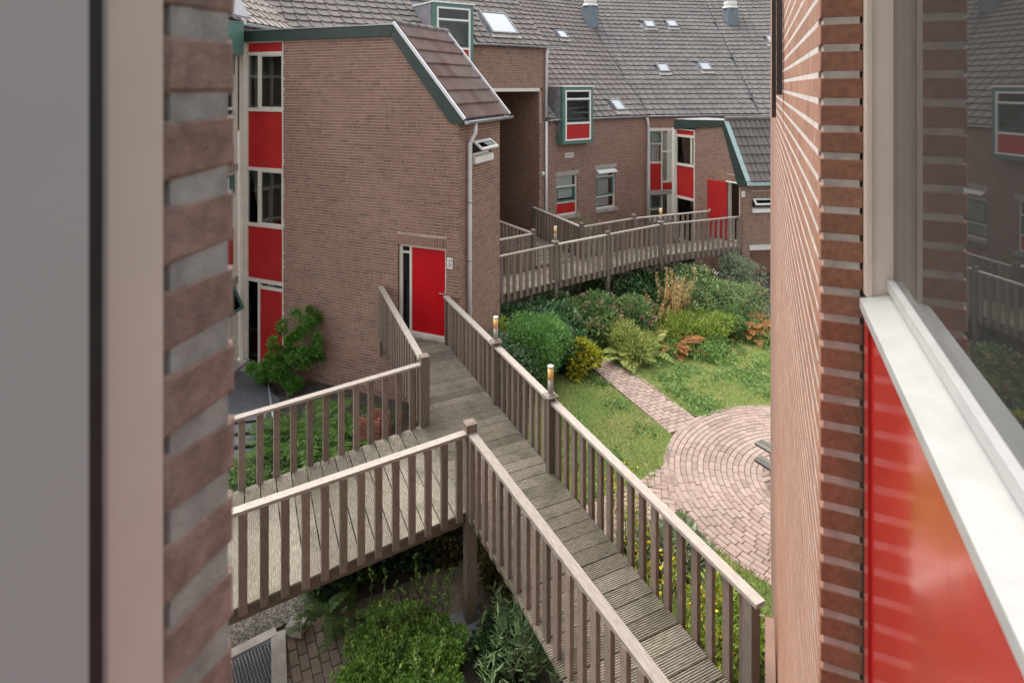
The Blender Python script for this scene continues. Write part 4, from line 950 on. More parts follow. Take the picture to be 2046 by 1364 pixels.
# side branch
Eb = (V(-6.2, 5.73, 0)-Q1).normalized()
FB2 = thing('footbridge', 'side branch of grooved planks joining the wooden footbridge at two corner posts', 'footbridge', tuple(Q1+Eb*1.8+Dm))
ob = V(-Eb.y, Eb.x, 0); ob = ob if ob.dot(V(-1,1,0)) > 0 else -ob
railing(FB2, Q1+Eb*.03, Q1+Eb*5.2, ob, start=.16, sp=.218, low=.06, beam=False)
Eb2 = (V(-4.87, 4.45, 0)-Q2).normalized()
railing(FB2, Q2+Eb2*.03, Q2+Eb2*5.0, -ob, start=.14, sp=.2)
wacr = abs(Eb.dot(Nl)); cache = {}; k = 0; l_ = (Q2-Q1).length
while k < 26:
    a = Q1+Eb*(.02+k*.196)+V(0,0,ZD-.002+rnd.uniform(-.003,.003)); dd_ = (Q2-Q1).normalized()
    # reach of this board to the near railing line
    w_ = Q2-a; det_ = dd_.x*(-Eb2.y)+dd_.y*Eb2.x; ll_ = (w_.x*(-Eb2.y)+w_.y*Eb2.x)/det_
    plank('plank', FB2, a-dd_*.03, a+dd_*(ll_+.015), Eb, .183, M['plank']); k += 1
for o_ in (.3, .9):
    m = MB(); m.obox(Q1+dd_*(l_*o_)+Eb*2.5+V(0,0,ZD-.098), Eb*2.5, V(0,0,.055), ob*.03); m.build('joist', M['beam'], FB2)
ft = thing('post_footing', 'dark concrete footing under the corner post of the footbridge', 'footing', tuple(Q2+V(0,0,-.1)))
m = MB()
for (h, w) in ((-.15, .24), (-.02, .24), (.05, .15)): m.v += [tuple(Q2+Dm*sx*w+Nl*sy*w+V(0,0,h)) for sx, sy in ((-1,-1),(1,-1),(1,1),(-1,1))]
m.f = [(8,9,10,11)]+[(4*k+j, 4*k+(j+1) % 4, 4*k+4+(j+1) % 4, 4*k+4+j) for k in (0,1) for j in range(4)]; m.uv = [[(0,0)]*4]*9; m.sm = [False]*9; m.build('block', M['lead'], ft)
# far footbridge
N0, N1, N2, N3, N4 = V(-6.35,13.05,0), V(-5.06,15.24,0), V(-4.03,16.82,0), V(-2.82,18.67,0), V(-.67,20.72,0)
G0, G1, G2 = V(-7.75,17.34,0), V(-6.02,16.13,0), V(-7.3,14.0,0); H0, H1, H2, H3 = V(-7.32,19.62,0), V(-4.96,17.43,0), V(-3.75,19.20,0), V(-1.61,21.3,0)
FB3 = thing('footbridge', 'far wooden footbridge along the flower bed to the open red door', 'footbridge', tuple((N1+N3)/2))
rt = V(1,-.6,0)
for a, b in ((N0, N1), (N1, N2), (N2, N3), (N3, N4)): railing(FB3, a, b, rt, start=.14, low=.2, bd=.09)
for a, b in ((H0, H1), (H1, H2), (H2, H3)): railing(FB3, a, b, (-.3,1,0) if a is not H0 else (1,1,0), start=.14)
railing(FB3, G0, G1, (-1,-1,0), start=.14); railing(FB3, G1, G2, (-1,.6,0), start=.14)
for p, z0 in ((N1, -.1), (N2, -.1), (N3, -.1)): post(FB3, p, N3-N1, z0, ZR+.06, .055, cap=(p is N2))
for p in (G1, H1, H2): post(FB3, p, N3-N1, -.1, ZR+.085, .055)
post(FB3, H0, N3-N1, .3, ZR-.02, .05, False); post(FB3, N4, N4-N3, 1.0, ZR, .04, False)
for p in (N2+V(-.9,.7,0), N1+V(-.9,.7,0), N3+V(-.8,.7,0)): post(FB3, p, N3-N1, -.1, ZD-.05, .05, False)
def strip(parent, a, b, width, nv):
    t = (b-a).normalized(); s_ = 0; cache = {}; k = 0
    while s_ < (b-a).length:
        p = a+t*s_+V(0,0,ZD+rnd.uniform(-.003,.003)); plank('plank', parent, p, p+nv*width, t, .187, M['plank'], cache, k % 3, n=6); s_ += .195; k += 1
nf = V(-(N3-N1).normalized().y, (N3-N1).normalized().x, 0)
strip(FB3, N0, N3, 1.13, nf)
n4 = V(-(N4-N3).normalized().y, (N4-N3).normalized().x, 0); strip(FB3, N3+(N4-N3).normalized()*.01, N4, 1.02, n4)
gp_ = G1+(H1-G1)*0; pd = (H0-H1).normalized(); npd = V(pd.y, -pd.x, 0); npd = npd if npd.dot(H1-G1) > 0 else -npd
strip(FB3, G1+npd*0.02+pd*.05, G1+npd*.02+pd*3.2, abs((H1-G1).dot(npd))-.05, npd)
# post lamps
def lamp(p, z, label):
    t = thing('post_lamp', label, 'lamp', (p.x, p.y, z), 'bollard lamps on the footbridge posts')
    b = V(p.x, p.y, z)
    m = MB(); m.obox(b+V(0,0,.012), Dm*.078, Nl*.078, V(0,0,.012)); m.obox(b+V(0,0,.034), Dm*.055, Nl*.055, V(0,0,.010)); m.build('base_plate', M['rail'], t)
    m = MB(); m.tube([b+V(0,0,.044), b+V(0,0,.23)], .037, 16); m.build('stem', M['lampgrey'], t)
    m = MB(); m.tube([b+V(0,0,.23), b+V(0,0,.385)], .0385, 16); m.build('diffuser', M['amber'], t)
    m = MB(); m.tube([b+V(0,0,.385), b+V(0,0,.395)], .0365, 16); m.build('cap_band', M['lead'], t)
    m = MB(); m.tube([b+V(0,0,.395), b+V(0,0,.412)], .0395, 16); m.build('cap', M['white'], t)
M['lampgrey'] = plain('lamp_grey', (.30,.28,.26), .5, 5, .1)
lamp(V(-4.01,8.94,0)-Nl*.02, ZR+.05, 'amber bollard lamp on the railing post closest to the red tower door')
lamp(V(-2.63,7.66,0)-Nl*.02, ZR+.05, 'amber bollard lamp on the railing post beside the worn lawn')
lamp(N1, ZR+.06, 'amber bollard lamp on the far footbridge post before the dark passage')
lamp(N3, ZR+.06, 'amber bollard lamp on the far footbridge where its railing bends')
# ------------------------------------------------------------------ own building: right wall, window; left reveal
OW = thing('near_house', 'brick wall with cream framed window, white sill and glossy red panel', 'building', (.5, 3, 0))
XP, YP = .128, 1.57; XF, XG = .216, .270
FO = Frame(XP, YP+4.4, 180)                          # outer face, runs towards the camera
bricks(FO, OW, 0, 4.353, 1.0, 8.6, nind=300, mat=M['near_brick'], seed=51, ch=.0007, jit=0.0, yj=.0002, mat_m=M['near_mortar'], thick=.12, score=lambda p: abs(math.log((p-CAMP).length)) + (0 if 4.6 < p.z < 7.4 else 2), rec=.0005)
FR = Frame(XP, YP, 90)                               # reveal face
bricks(FR, OW, 0.0, XF-XP, 4.375, 8.6, whole=True, nind=60, mat=M['near_brick'], seed=52, ch=.0025, jit=.0006, yj=.0006, mat_m=M['near_mortar'], thick=.1, score=lambda p: abs(p.z-5.9), rec=.0018)
# jamb, glass, sill, red panel
SZ = CZ-(590-HOR)/FPX*1.349
FJ = Frame(XF, YP, 90)
FJ.part('jamb', M['nearcream'], OW, .0, XG-XF, -.028, .10, SZ+.001, 8.6)
FJ.part('jamb_bead', M['nearcream'], OW, .002, .012, -.034, -.0285, SZ+.001, 8.6)
FG = Frame(XG, YP-.03, 180)                          # window plane, x towards the camera
wend = .98
pane_ = FG.part('pane', M['nearglass'], OW, .0, wend, .0, .008, SZ+.045, 8.6)
FG.part('bead', M['nearwhite'], OW, .0, wend, -.014, .012, SZ+.022, SZ+.044)
m = MB(); m.prism([V(XF-.012, YP-.031, SZ-.025), V(XF-.012, YP-.031, SZ-.004), V(XG+.03, YP-.031, SZ+.021), V(XG+.03, YP-.031, SZ-.025)], (0, -(wend+.02), 0)); m.build('window_sill', M['nearwhite'], OW)
FGr = Frame(XF+.003, YP-.03, 180)
FGr.part('red_panel', M['red_near'], OW, .055, wend, .0, .012, 4.0, SZ-.028); FGr.part('panel_trim', M['red_near'], OW, .004, .050, -.006, .012, 4.0, SZ-.0265)
FGr.part('panel_edge', M['nearcream'], OW, -.010, .003, -.004, .02, 4.0, SZ-.027)
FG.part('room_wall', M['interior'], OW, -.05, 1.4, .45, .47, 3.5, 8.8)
m = MB(); m.obox(V(.236, .545, 6.3), V(0,0,2.4), V(.022,0,0), V(0,.022,0)); m.build('corner_mullion', M['nearwhite'], OW)
# deeper wall section by the footbridge end
FO2 = Frame(.035, 6.15, 180); bricks(FO2, OW, 0, .75, -.1, 1.6, seed=53, mat=M['brick'], mat_m=M['brick'], thick=.08)
FO3 = Frame(.12, 9.5, 180); FO3.part('wall_core', M['mortar'], OW, .0, 7.85, .14, .35, 0, 8.6)
FO3.part('wall_far', M['brick'], OW, .0, 3.52, .01, .13, 0, 8.6)
m = MB(); m.tube([V(.03, 5.36, ZR-.03), V(-.05, 5.40, ZR-.03), V(-.05, 5.40, ZR-.16), V(.03, 5.40, ZR-.16)], .008, 6); m.build('rail_bracket', M['white'], OW)
dp = thing('wall_trim', 'dark brown metal strip standing off the near brick wall', 'trim', (.1, 3.9, 6.3))
ps = [depth_pt(1547, 330, 3.9)]
m = MB(); m.obox(V(.075, 4.05, 7.22), V(0,0,.82), V(0,.03,0), V(.012,0,0)); m.build('blade', M['dbrown'], dp)
m = MB(); m.obox(V(.105, 4.0, 7.30), V(0,0,.76), V(0,.05,0), V(.016,0,0)); m.build('bracket', M['dbrown'], dp)
OL = thing('own_wall', 'rough brick window reveal with a cream frame beside the grey sash', 'building', (-.6, .4, 0))
FL = Frame(-.402, .308, 0)
bricks(FL, OL, .0, .066, 5.4, 7.4, whole=True, nind=60, mat=M['reveal_brick'], seed=54, ch=.004, jit=.0028, mat_m=M['reveal_mortar'], thick=.09, rec=.0028, bh=.0445)
FL0 = Frame(-.49, .372, 270)
m = MB(); m.obox(V(-2.4, .40, 4.2), V(1.905,0,0), V(0,0,4.3), V(0,.025,0)); m.build('facade_wall', M['mortar'], OL)
m = MB(); m.obox(V(-.4235, .2855, 6.6), V(0,0,1.5), V(.0225,0,0), V(0,.0205,0)); m.build('window_frame', M['nearcream'], OL)
m = MB(); m.obox(V(-.402, .2615, 6.6), V(0,0,1.5), V(.0035,0,0), V(0,.003,0)); m.build('frame_edge', M['nearwhite'], OL)
m = MB(); m.obox(V(-.425, .244, 6.6), V(0,0,1.5), V(.032,0,0), V(0,.0135,0)); m.build('gasket', M['black'], OL)
gs = thing('window_sash', 'plain grey painted window sash beside the cream frame and brick reveal', 'window sash', (-.42, .15, 5.3))
m = MB(); m.obox(V(-.415, .10, 6.6), V(0,0,1.5), V(.055,0,0), V(0,.1278,0)); m.build('stile', M['greysash'], gs)
# ------------------------------------------------------------------ vegetation
def quads_mesh(name, P_, mat, parent, origin, smooth=False):
    """P_: (n,4,3) world corner points"""
    n = len(P_); me = bpy.data.meshes.new(name); v = (P_.reshape(-1, 3)-np.array(origin)).astype(np.float32)
    me.vertices.add(n*4); me.vertices.foreach_set('co', v.ravel())
    me.loops.add(n*4); me.loops.foreach_set('vertex_index', np.arange(n*4, dtype=np.int32))
    me.polygons.add(n); me.polygons.foreach_set('loop_start', np.arange(0, n*4, 4, dtype=np.int32)); me.polygons.foreach_set('loop_total', np.full(n, 4, dtype=np.int32))
    me.update(calc_edges=True); me.materials.append(mat)
    return tag(link(name, me, origin, parent), kind='stuff')
def unit(a): return a/np.maximum(np.linalg.norm(a, axis=-1, keepdims=True), 1e-9)
def leafquads(p, out, size, wid, tilt=.8, fold=.12, droop=0.0):
    """leaf blades at p pointing roughly along out"""
    n = len(p); a = unit(out+rng.normal(0, tilt, (n, 3))+np.array([0, 0, -droop])); b = unit(np.cross(a, rng.normal(0, 1, (n, 3)))); c = np.cross(a, b)
    s = (size*rng.uniform(.65, 1.3, n))[:, None]; w = s*wid
    return np.stack([p, p+a*s*.5+b*w*.5+c*s*fold, p+a*s, p+a*s*.5-b*w*.5+c*s*fold], 1)
def lobes(c, r, h, n, spread=.75, size=(.35, .6)):
    """uneven heap of ellipsoid clumps inside a dome of radius r, height h"""
    out = []
    for k in range(n):
        a = rng.uniform(0, 2*np.pi); q = math.sqrt(rng.uniform(0, 1))*spread; z = rng.uniform(.15, .95)*(1-.45*q*q)
        s = rng.uniform(*size)
        out.append((np.array([c[0]+r*q*math.cos(a), c[1]+r*q*math.sin(a), c[2]+h*z*.82]), np.array([r*s, r*s, h*s*.62])))
    return out
def sample(lb, n, shell=.5):
    idx = rng.integers(0, len(lb), n); C_ = np.array([l[0] for l in lb])[idx]; R_ = np.array([l[1] for l in lb])[idx]
    d = unit(rng.normal(0, 1, (n, 3))); q = rng.uniform(shell, 1.0, n)**.5
    p = C_+d*R_*q[:, None]; return p, d
def bush(name, label, cat, u, v, r, h, n, leaf, size, wid=.5, group=None, nl=14, tilt=.7, base=None, z=0.0, lsize=(.35, .6), spread=.75, flowers=None, parent=None, droop=0, shell=.4, stems=6, ry=1.0):
    c = ground_pt(u, v, z) if base is None else Vector(base)
    t = parent or thing(name, label, cat, tuple(c), group)
    lb = lobes(np.array(c), r, h, nl, spread, lsize); p, d = sample(lb, n, shell); p[:, 2] = np.maximum(p[:, 2], c.z+.02+rng.uniform(0, .06, n))
    quads_mesh('foliage', leafquads(p, d+np.array([0, 0, .35]), size, wid, tilt, droop=droop), L[leaf], t, tuple(c))
    m = MB()
    for k in range(stems):
        q = lb[k % len(lb)][0]; b = c+V(rnd.uniform(-.08, .08), rnd.uniform(-.08, .08), -.03)
        mid = (b+Vector(q))/2+V(rnd.uniform(-.06, .06), rnd.uniform(-.06, .06), 0); m.tube([b, mid, Vector(q)], .012, 5, r2=.004)
    m.build('stem', L['twig'], t)
    if flowers:
        fm, nf_, fs, per, up_ = flowers
        ps, ds = sample(lb, nf_*8, .98); zmin = c.z+h*.35; ok = (ds[:, 2] > up_) & (ps[:, 2] > zmin); ps, ds = ps[ok][:nf_], ds[ok][:nf_]
        fp = np.repeat(ps+ds*.02, per, 0)+rng.normal(0, fs*.45, (len(ps)*per, 3)); fd = np.repeat(ds, per, 0)
        if len(fp): quads_mesh('flower', leafquads(fp, fd+np.array([0,0,.5]), fs*.7, .9, .6), L[fm], t, tuple(c))
    return t
def fern(name, label, cat, base, nfr, ln, leaf, group=None, up_=.9, spread=1.0, parent=None, spineoff=0.1):
    c = Vector(base); t = parent or thing(name, label, cat, tuple(c), group); Q = []
    for k in range(nfr):
        a = rng.uniform(0, 2*np.pi); el = rng.uniform(.55, 1.25)*up_; l = ln*rng.uniform(.7, 1.15)
        st_ = np.array(c)+np.array([math.cos(a), math.sin(a), 0])*rng.uniform(0, spineoff); npin = 22
        tt = np.linspace(.12, 1, npin); hx = l*(tt*math.cos(el)+.35*tt**2*spread); hz = l*(tt*math.sin(el)-.55*tt**2.2*spread*.8)
        pts = st_+np.stack([hx*math.cos(a), hx*math.sin(a), np.maximum(hz, .01)], 1)
        tan = unit(np.gradient(pts, axis=0)); sidev = unit(np.cross(tan, np.array([0, 0, 1.0])))
        pl = l*.26*np.sin(np.pi*np.clip(tt*.85+.13, 0, 1))**.8
        for sg in (-1, 1):
            dv = unit(sidev*sg+tan*.45+np.array([0, 0, -.12])+rng.normal(0, .08, (npin, 3))); w = l*.020
            e = pts+dv*pl[:, None]; wv = tan*w
            Q.append(np.stack([pts-wv*.6, pts+dv*pl[:, None]*.5-wv*1.1, e, pts+dv*pl[:, None]*.45+wv*1.2], 1))
        sp_ = np.stack([pts[:-1]-sidev[:-1]*.003, pts[:-1]+sidev[:-1]*.003, pts[1:]+sidev[1:]*.003, pts[1:]-sidev[1:]*.003], 1); Q.append(sp_)
    quads_mesh('frond', np.concatenate(Q), L[leaf], t, tuple(c)); return t
def spikes(name, label, cat, base, nst, h, leaf, ln, group=None, parent=None, per=26, wid=.16, spread=.12):
    c = Vector(base); t = parent or thing(name, label, cat, tuple(c), group); Q = []; m = MB()
    for k in range(nst):
        a = rng.uniform(0, 2*np.pi); le = rng.uniform(.05, .45); hh = h*rng.uniform(.6, 1.1); b = np.array(c)+rng.normal(0, spread, 3)*np.array([1, 1, 0])
        top = b+np.array([math.cos(a)*le*hh, math.sin(a)*le*hh, hh]); m.tube([Vector(b), Vector(top)], .007, 5, r2=.003)
        tt = rng.uniform(.3, 1, per)[:, None]; p = b+(top-b)*tt; aa = rng.uniform(0, 2*np.pi, per)
        d = np.stack([np.cos(aa), np.sin(aa), .25+tt[:, 0]*.7], 1); Q.append(leafquads(p, d, ln, wid, .15, .05))
    quads_mesh('leaf', np.concatenate(Q), L[leaf], t, tuple(c)); m.build('stem', L['twig'], t); return t
def inpoly(x, y, poly):
    c = np.zeros(len(x), bool); j = len(poly)-1
    for i in range(len(poly)):
        xi, yi = poly[i]; xj_, yj = poly[j]; k = ((yi > y) != (yj > y)) & (x < (xj_-xi)*(y-yi)/(yj-yi+1e-12)+xi); c ^= k; j = i
    return c
def turf(lawn, n, h=.035, weeds=0, seed=0):
    me = lawn.data; o = WL[lawn.name]; poly = [(v.co.x+o.x, v.co.y+o.y) for v in me.vertices]; a = np.array(poly)
    def pts(k):
        P2 = rng.uniform(a.min(0), a.max(0), (k*3, 2)); P2 = P2[inpoly(P2[:, 0], P2[:, 1], poly)][:k]; return np.concatenate([P2, np.zeros((len(P2), 1))], 1)
    p = pts(n); Q = leafquads(p, np.tile([0, 0, 1.0], (len(p), 1)), h, .16, .45, .02)
    tag(quads_mesh('grass', Q, L['grass'], lawn, tuple(o)), kind='stuff')
    if weeds:
        cl = pts(weeds//55)[rng.integers(0, 0+max(1, len(pts(weeds//55))), 1)] if False else pts(max(3, weeds//120))
        cc = cl[rng.integers(0, len(cl), weeds)]; p = cc+rng.normal(0, .16, (weeds, 3))*np.array([1, 1, 0]); ok = inpoly(p[:, 0], p[:, 1], poly); p = p[ok]
        aa = rng.uniform(0, 2*np.pi, len(p)); d = np.stack([np.cos(aa), np.sin(aa), rng.uniform(.2, .6, len(p))], 1)
        tag(quads_mesh('lawn_weeds', leafquads(p, d, .085, .42, .25, .08), L['weed'], lawn, tuple(o)), kind='stuff')
turf(lawn_a, 42000, .032, 1500); turf(lawn_b, 60000, .034, 5200); turf(lawn_c, 30000, .05, 600)
# flower bed beside the tower and along the far footbridge
bush('round_shrub', 'round clipped light green shrub beside the footbridge lamp', 'shrub', 1075, 752, .78, 1.45, 30000, 'boxwood', .055, .5, nl=26, lsize=(.42, .62), spread=.6)
bush('laurel_shrub', 'dark glossy laurel between the round shrub and far footbridge', 'shrub', 1075, 690, 1.15, 1.15, 6000, 'laurel', .13, .36, nl=20, tilt=.5)
bush('laurel_shrub', 'dark laurel shrub growing against the tower corner', 'shrub', 1015, 690, .75, 1.2, 4200, 'laurel', .12, .36, nl=14, tilt=.5)
bush('small_shrub', 'grey-green small leaved shrub pressed against the footbridge railing', 'shrub', 1015, 775, .62, 1.25, 7000, 'bluegreen', .07, .45, nl=16)
bush('small_shrub', 'light green sprouting shrub between tower wall and railing', 'shrub', 985, 740, .5, 1.25, 4500, 'lime', .07, .45, nl=12)
bush('laurel_shrub', 'dark leafy shrub behind the yellow shrub', 'shrub', 1145, 735, .45, .95, 3500, 'laurel', .09, .5, nl=12)
bush('yellow_shrub', 'bright yellow leaved shrub at the head of the brick path', 'shrub', 1165, 748, .40, .78, 2600, 'yellow', .10, .6, nl=12)
bush('hydrangea', 'hydrangea bush with faded dusty pink flower heads below the far footbridge', 'shrub', 1225, 682, 1.05, 1.45, 9000, 'hydrangea', .12, .5, nl=22, flowers=('pinkhead', 70, .085, 26, -.3))
bush('hydrangea', 'dark leafy bush under the far footbridge beside its first post', 'shrub', 1150, 668, .9, 1.25, 6000, 'hydrangea', .12, .5, nl=18)
bush('ground_shrub', 'low dark green ground cover at the edge of the brick path', 'shrub', 1215, 705, .42, .42, 3500, 'boxwood', .05, .5, nl=10)
bush('fern_clump', 'pale feathery perennial clump at the lawn edge near the brick path', 'shrub', 1265, 712, .62, .75, 6000, 'fernpale', .13, .16, nl=14, tilt=.4)
fern('fern', 'pale green fern at the bed edge beside the brick path', 'fern', ground_pt(1252, 716), 26, .7, 'fernpale')
fern('fern', 'yellowing fern among the perennials before the hydrangea', 'fern', ground_pt(1290, 700), 26, .75, 'fernpale')
fern('fern', 'rust brown dying fern at the lawn edge in the middle of the bed', 'fern', ground_pt(1345, 695), 30, .75, 'rust')
fern('fern', 'orange brown fern at the bed end nearest the second stair tower', 'fern', ground_pt(1500, 662), 34, .85, 'rust')
fern('fern', 'second rust fern under the pink flowers', 'fern', ground_pt(1478, 655), 26, .75, 'rust')
spikes('plume_plant', 'tall perennial with orange seed plumes in the middle of the bed', 'plant', ground_pt(1345, 655), 40, 1.35, 'plume', .07, per=90, wid=.4, spread=.22)
spikes('plume_plant', 'smaller rusty plumed perennial beside the tall orange plumes', 'plant', ground_pt(1300, 665), 30, .95, 'plume', .06, per=70, wid=.4, spread=.2)
bush('perennial', 'yellow-green perennial clump behind the rust fern', 'plant', 1330, 672, .75, .75, 6000, 'lime', .11, .22, nl=14, tilt=.5)
bush('perennial', 'low green clump with small white flowers at the lawn edge', 'plant', 1415, 675, .85, .72, 9000, 'lime', .085, .25, nl=16, tilt=.5, flowers=('whiteflower', 26, .045, 5, .2))
bush('perennial', 'green leafy clump between the white flowers and the orange fern', 'plant', 1455, 660, .65, .7, 5000, 'hydrangea', .09, .4, nl=14)
bush('rose_bush', 'large rose bush with a few white blooms under the far footbridge', 'shrub', 1400, 630, 1.15, 1.35, 9000, 'rose', .08, .5, nl=22, flowers=('whiteflower', 9, .06, 8, .1))
bush('rose_bush', 'reddish green rose bush with pink blooms at the bed end nearest the second tower', 'shrub', 1475, 635, .95, 1.05, 7000, 'rose', .08, .5, nl=18, flowers=('pinkflower', 6, .08, 9, .1))
bush('grey_shrub', 'grey-green bushy shrub beside the second tower', 'shrub', 1472, 588, .75, 1.25, 7000, 'greygreen', .085, .28, nl=18, tilt=.6)
bush('ivy_bank', 'dark evergreen mass under the far footbridge', 'shrub', 1250, 628, 1.5, 1.15, 9000, 'ivy', .11, .5, nl=26)
bush('ivy_bank', 'dark evergreen mass behind the rose bush', 'shrub', 1350, 612, 1.3, 1.1, 7000, 'ivy', .11, .5, nl=22)
bush('low_cover', 'low leafy ground cover along the lawn edge of the flower bed', 'plant', 1380, 690, .9, .28, 5000, 'weed' if 'weed' in L else 'lime', .09, .45, nl=20, spread=1.0)
bush('low_cover', 'leafy ground cover at the lawn edge below the orange fern', 'plant', 1500, 668, .7, .3, 4000, 'weed', .09, .45, nl=14, spread=1.0)
b_ = H1+(H2-H1)*.45+V(-.55, .3, 0)
bush('climber', 'light green climbing plant behind the far footbridge railing', 'shrub', 0, 0, .75, 2.85, 3200, 'greygreen', .10, .32, base=(b_.x, b_.y, 0), nl=16, tilt=.6)
b_ = H0*.45+H1*.55+V(.7, .5, 0)
bush('climber', 'leafy climbing plant between the far railing and the window wall', 'shrub', 0, 0, .8, 2.2, 3000, 'hydrangea', .10, .4, base=(b_.x, b_.y, 0), nl=16, tilt=.6)
# yellow flowers along the footbridge
for k, (u, v, h) in enumerate(((1280, 1150, .75), (1255, 1080, .65), (1300, 1230, .8), (1390, 1290, .7), (1345, 1180, .55), (1235, 1020, .6), (1420, 1340, .6))):
    c = ground_pt(u, v); t = thing('yellow_flower', 'yellow flowering wild plant growing beside the footbridge railing', 'plant', tuple(c), 'yellow flowers beside the footbridge')
    spikes('x', '', '', c, 7, h, 'lime', .10, parent=t, per=18, wid=.2)
    p = np.array(c)+np.stack([rng.normal(0, .17, 70), rng.normal(0, .17, 70), rng.uniform(.55, 1.1, 70)*h], 1)
    quads_mesh('flower', leafquads(p, np.tile([0, 0, 1.], (70, 1)), .04, .9, .7), L['yellowflower'], t, tuple(c))
bush('grass_clump', 'light blue-green leafy clump on the strip of lawn below the railing', 'plant', 1350, 1130, .45, .5, 2500, 'greygreen', .12, .3, nl=10)
bush('grass_clump', 'lush green tuft at the foot of the near wall', 'plant', 1440, 1290, .55, .55, 3500, 'lime', .14, .2, nl=12)
# ------------------------------------------------------------------ lower left yard
flat('yard_terrace', [gp(440, 745), gp(497, 742), gp(560, 800), gp(545, 838), gp(420, 850)], .02, M['terrace'])['label'] = 'dark slab terrace in front of the side wing'
ly = flat('gravel_strip', [gp(440, 1170), gp(560, 1180), gp(640, 1200), gp(560, 1250), gp(430, 1310)], -.012, M['gravel']); ly['label'] = 'dark gravel strip under the side branch of the footbridge'
a_ = ground_pt(552, 1375); dyr = (ground_pt(960, 1160)-ground_pt(560, 1330)); dyr.z = 0; dyr.normalize(); nyr = V(dyr.y, -dyr.x, 0)
path_strip('path', 'mossy brown brick path below the footbridge', ground_pt(560, 1262)-dyr*.6, dyr, 5.4, 1.35, M['paver_dark'], 300, z=-.006)
kb = MB(); k0, k1 = ground_pt(440, 1322), ground_pt(552, 1265); tdir = (k1-k0).normalized(); kb.obox((k0+k1)/2+V(0,0,.0), tdir*((k1-k0).length/2), V(-tdir.y, tdir.x, 0)*.06, V(0,0,.04)); k2 = ground_pt(555, 1430); td = (k2-k1).normalized(); kb.obox((k1+k2)/2+V(.03,0,-.003), td*((k2-k1).length/2), V(-td.y, td.x, 0)*.08, V(0,0,.038)); ke = kb.build('kerb', M['concrete']); tag(ke, 'pale concrete kerb around the steel grating', 'kerb', kind='structure')
gr = thing('floor_grating', 'dark steel mesh grating set in the concrete kerb', 'grating', tuple(ground_pt(500, 1340)))
g0 = k0+V(0,-.05,.0); gx = tdir; gy = V(tdir.y, -tdir.x, 0); gy = gy if gy.y < 0 else -gy; m = MB()
o_ = k1+gy*.08-gx*.06
for k in range(28): m.obox(o_-gx*(k*.035)+gy*.45+V(0,0,.012), gy*.45, gx*.004, V(0,0,.012)); m.obox(o_-gx*.49+gy*(k*.033)+V(0,0,.014), gx*.49, gy*.004, V(0,0,.010))
m.build('bars', M['grating'], gr); m = MB(); m.obox(o_-gx*.49+gy*.45+V(0,0,-.008), gx*.5, gy*.46, V(0,0,.008)); m.build('pit', M['dark'], gr)
lb_ = thing('concrete_block', 'loose grey paving block lying beside the gravel', 'block', tuple(ground_pt(592, 1262)))
c = ground_pt(592, 1262); m = MB(); ax = V(.9,.25,0).normalized(); m.obox(c+V(0,0,.06), ax*.10, V(-ax.y, ax.x, 0)*.075, V(0,0,.06)); bmx = m.build('block', M['concrete'], lb_)
fsh = bush('feather_shrub', 'bright green feathery shrub on the mossy path below the footbridge', 'shrub', 810, 1345, .62, .58, 30000, 'feather', .038, .5, nl=60, lsize=(.14, .32), spread=1.0)
spikes('x', '', '', ground_pt(812, 1335), 70, .72, 'feather', .045, parent=fsh, per=46, wid=.5, spread=.30)
bush('feather_shrub', 'light green low shrub at the foot of the bright feathery shrub', 'shrub', 720, 1420, .42, .35, 8000, 'feather', .05, .5, nl=14)
bush('ivy_mass', 'dark ivy mass in the shade under the side branch', 'shrub', 690, 1120, .6, .7, 9000, 'ivy', .07, .6, nl=20)
bush('ivy_mass', 'dark evergreen shrub under the footbridge corner', 'shrub', 780, 1095, .6, .8, 8000, 'ivy', .07, .6, nl=20)
bush('lime_sprig', 'bright green sprig showing under the branch railing', 'shrub', 815, 1095, .3, .85, 1400, 'feather', .06, .5, nl=8)
bush('dry_shrub', 'brown withered shrub beside the corner post under the footbridge', 'shrub', 885, 1085, .45, .85, 5000, 'dry', .06, .6, nl=16)
bush('dry_cover', 'straggly brown-green ground cover under the footbridge railing', 'shrub', 1025, 1170, .42, .5, 6000, 'dry', .05, .55, nl=18)
bush('dry_cover', 'mixed green and yellow ground cover beside the corner post', 'shrub', 985, 1085, .3, .5, 4000, 'fernpale', .05, .55, nl=14)
bush('dark_cover', 'dark low ground cover around the concrete footing', 'shrub', 1020, 1300, .45, .3, 7000, 'ivy', .06, .5, nl=20)
for k, (u, v, h, ns) in enumerate(((1000, 1400, .75, 9), (1060, 1330, .85, 11), (1085, 1390, .8, 10), (1030, 1300, .6, 6))):
    spikes('spurge', 'grey-green spurge with whorls of narrow leaves below the footbridge railing', 'plant', ground_pt(u, v), ns, h, 'spiky', .13, 'spurge plants below the railing', per=46, wid=.14)
for k, (u, v, n, ln) in enumerate(((640, 1240, 9, .45), (700, 1230, 9, .42))):
    fern('fern', 'small dark fern at the edge of the mossy path', 'fern', ground_pt(u, v), n, ln, 'fern', 'small ferns by the mossy path')
for k, (u, v, n, ln) in enumerate(((575, 910, 13, .95), (625, 885, 15, 1.05), (675, 880, 14, 1.0), (610, 935, 13, .8), (700, 895, 11, .8), (560, 940, 9, .6))):
    fern('fern', 'lush green fern behind the branch railing', 'fern', ground_pt(u, v), n, ln, 'fern', 'ferns behind the branch railing')
bush('yard_cover', 'low leafy plants around the steel steps', 'plant', 495, 960, .6, .35, 3000, 'hydrangea', .06, .5, nl=12)
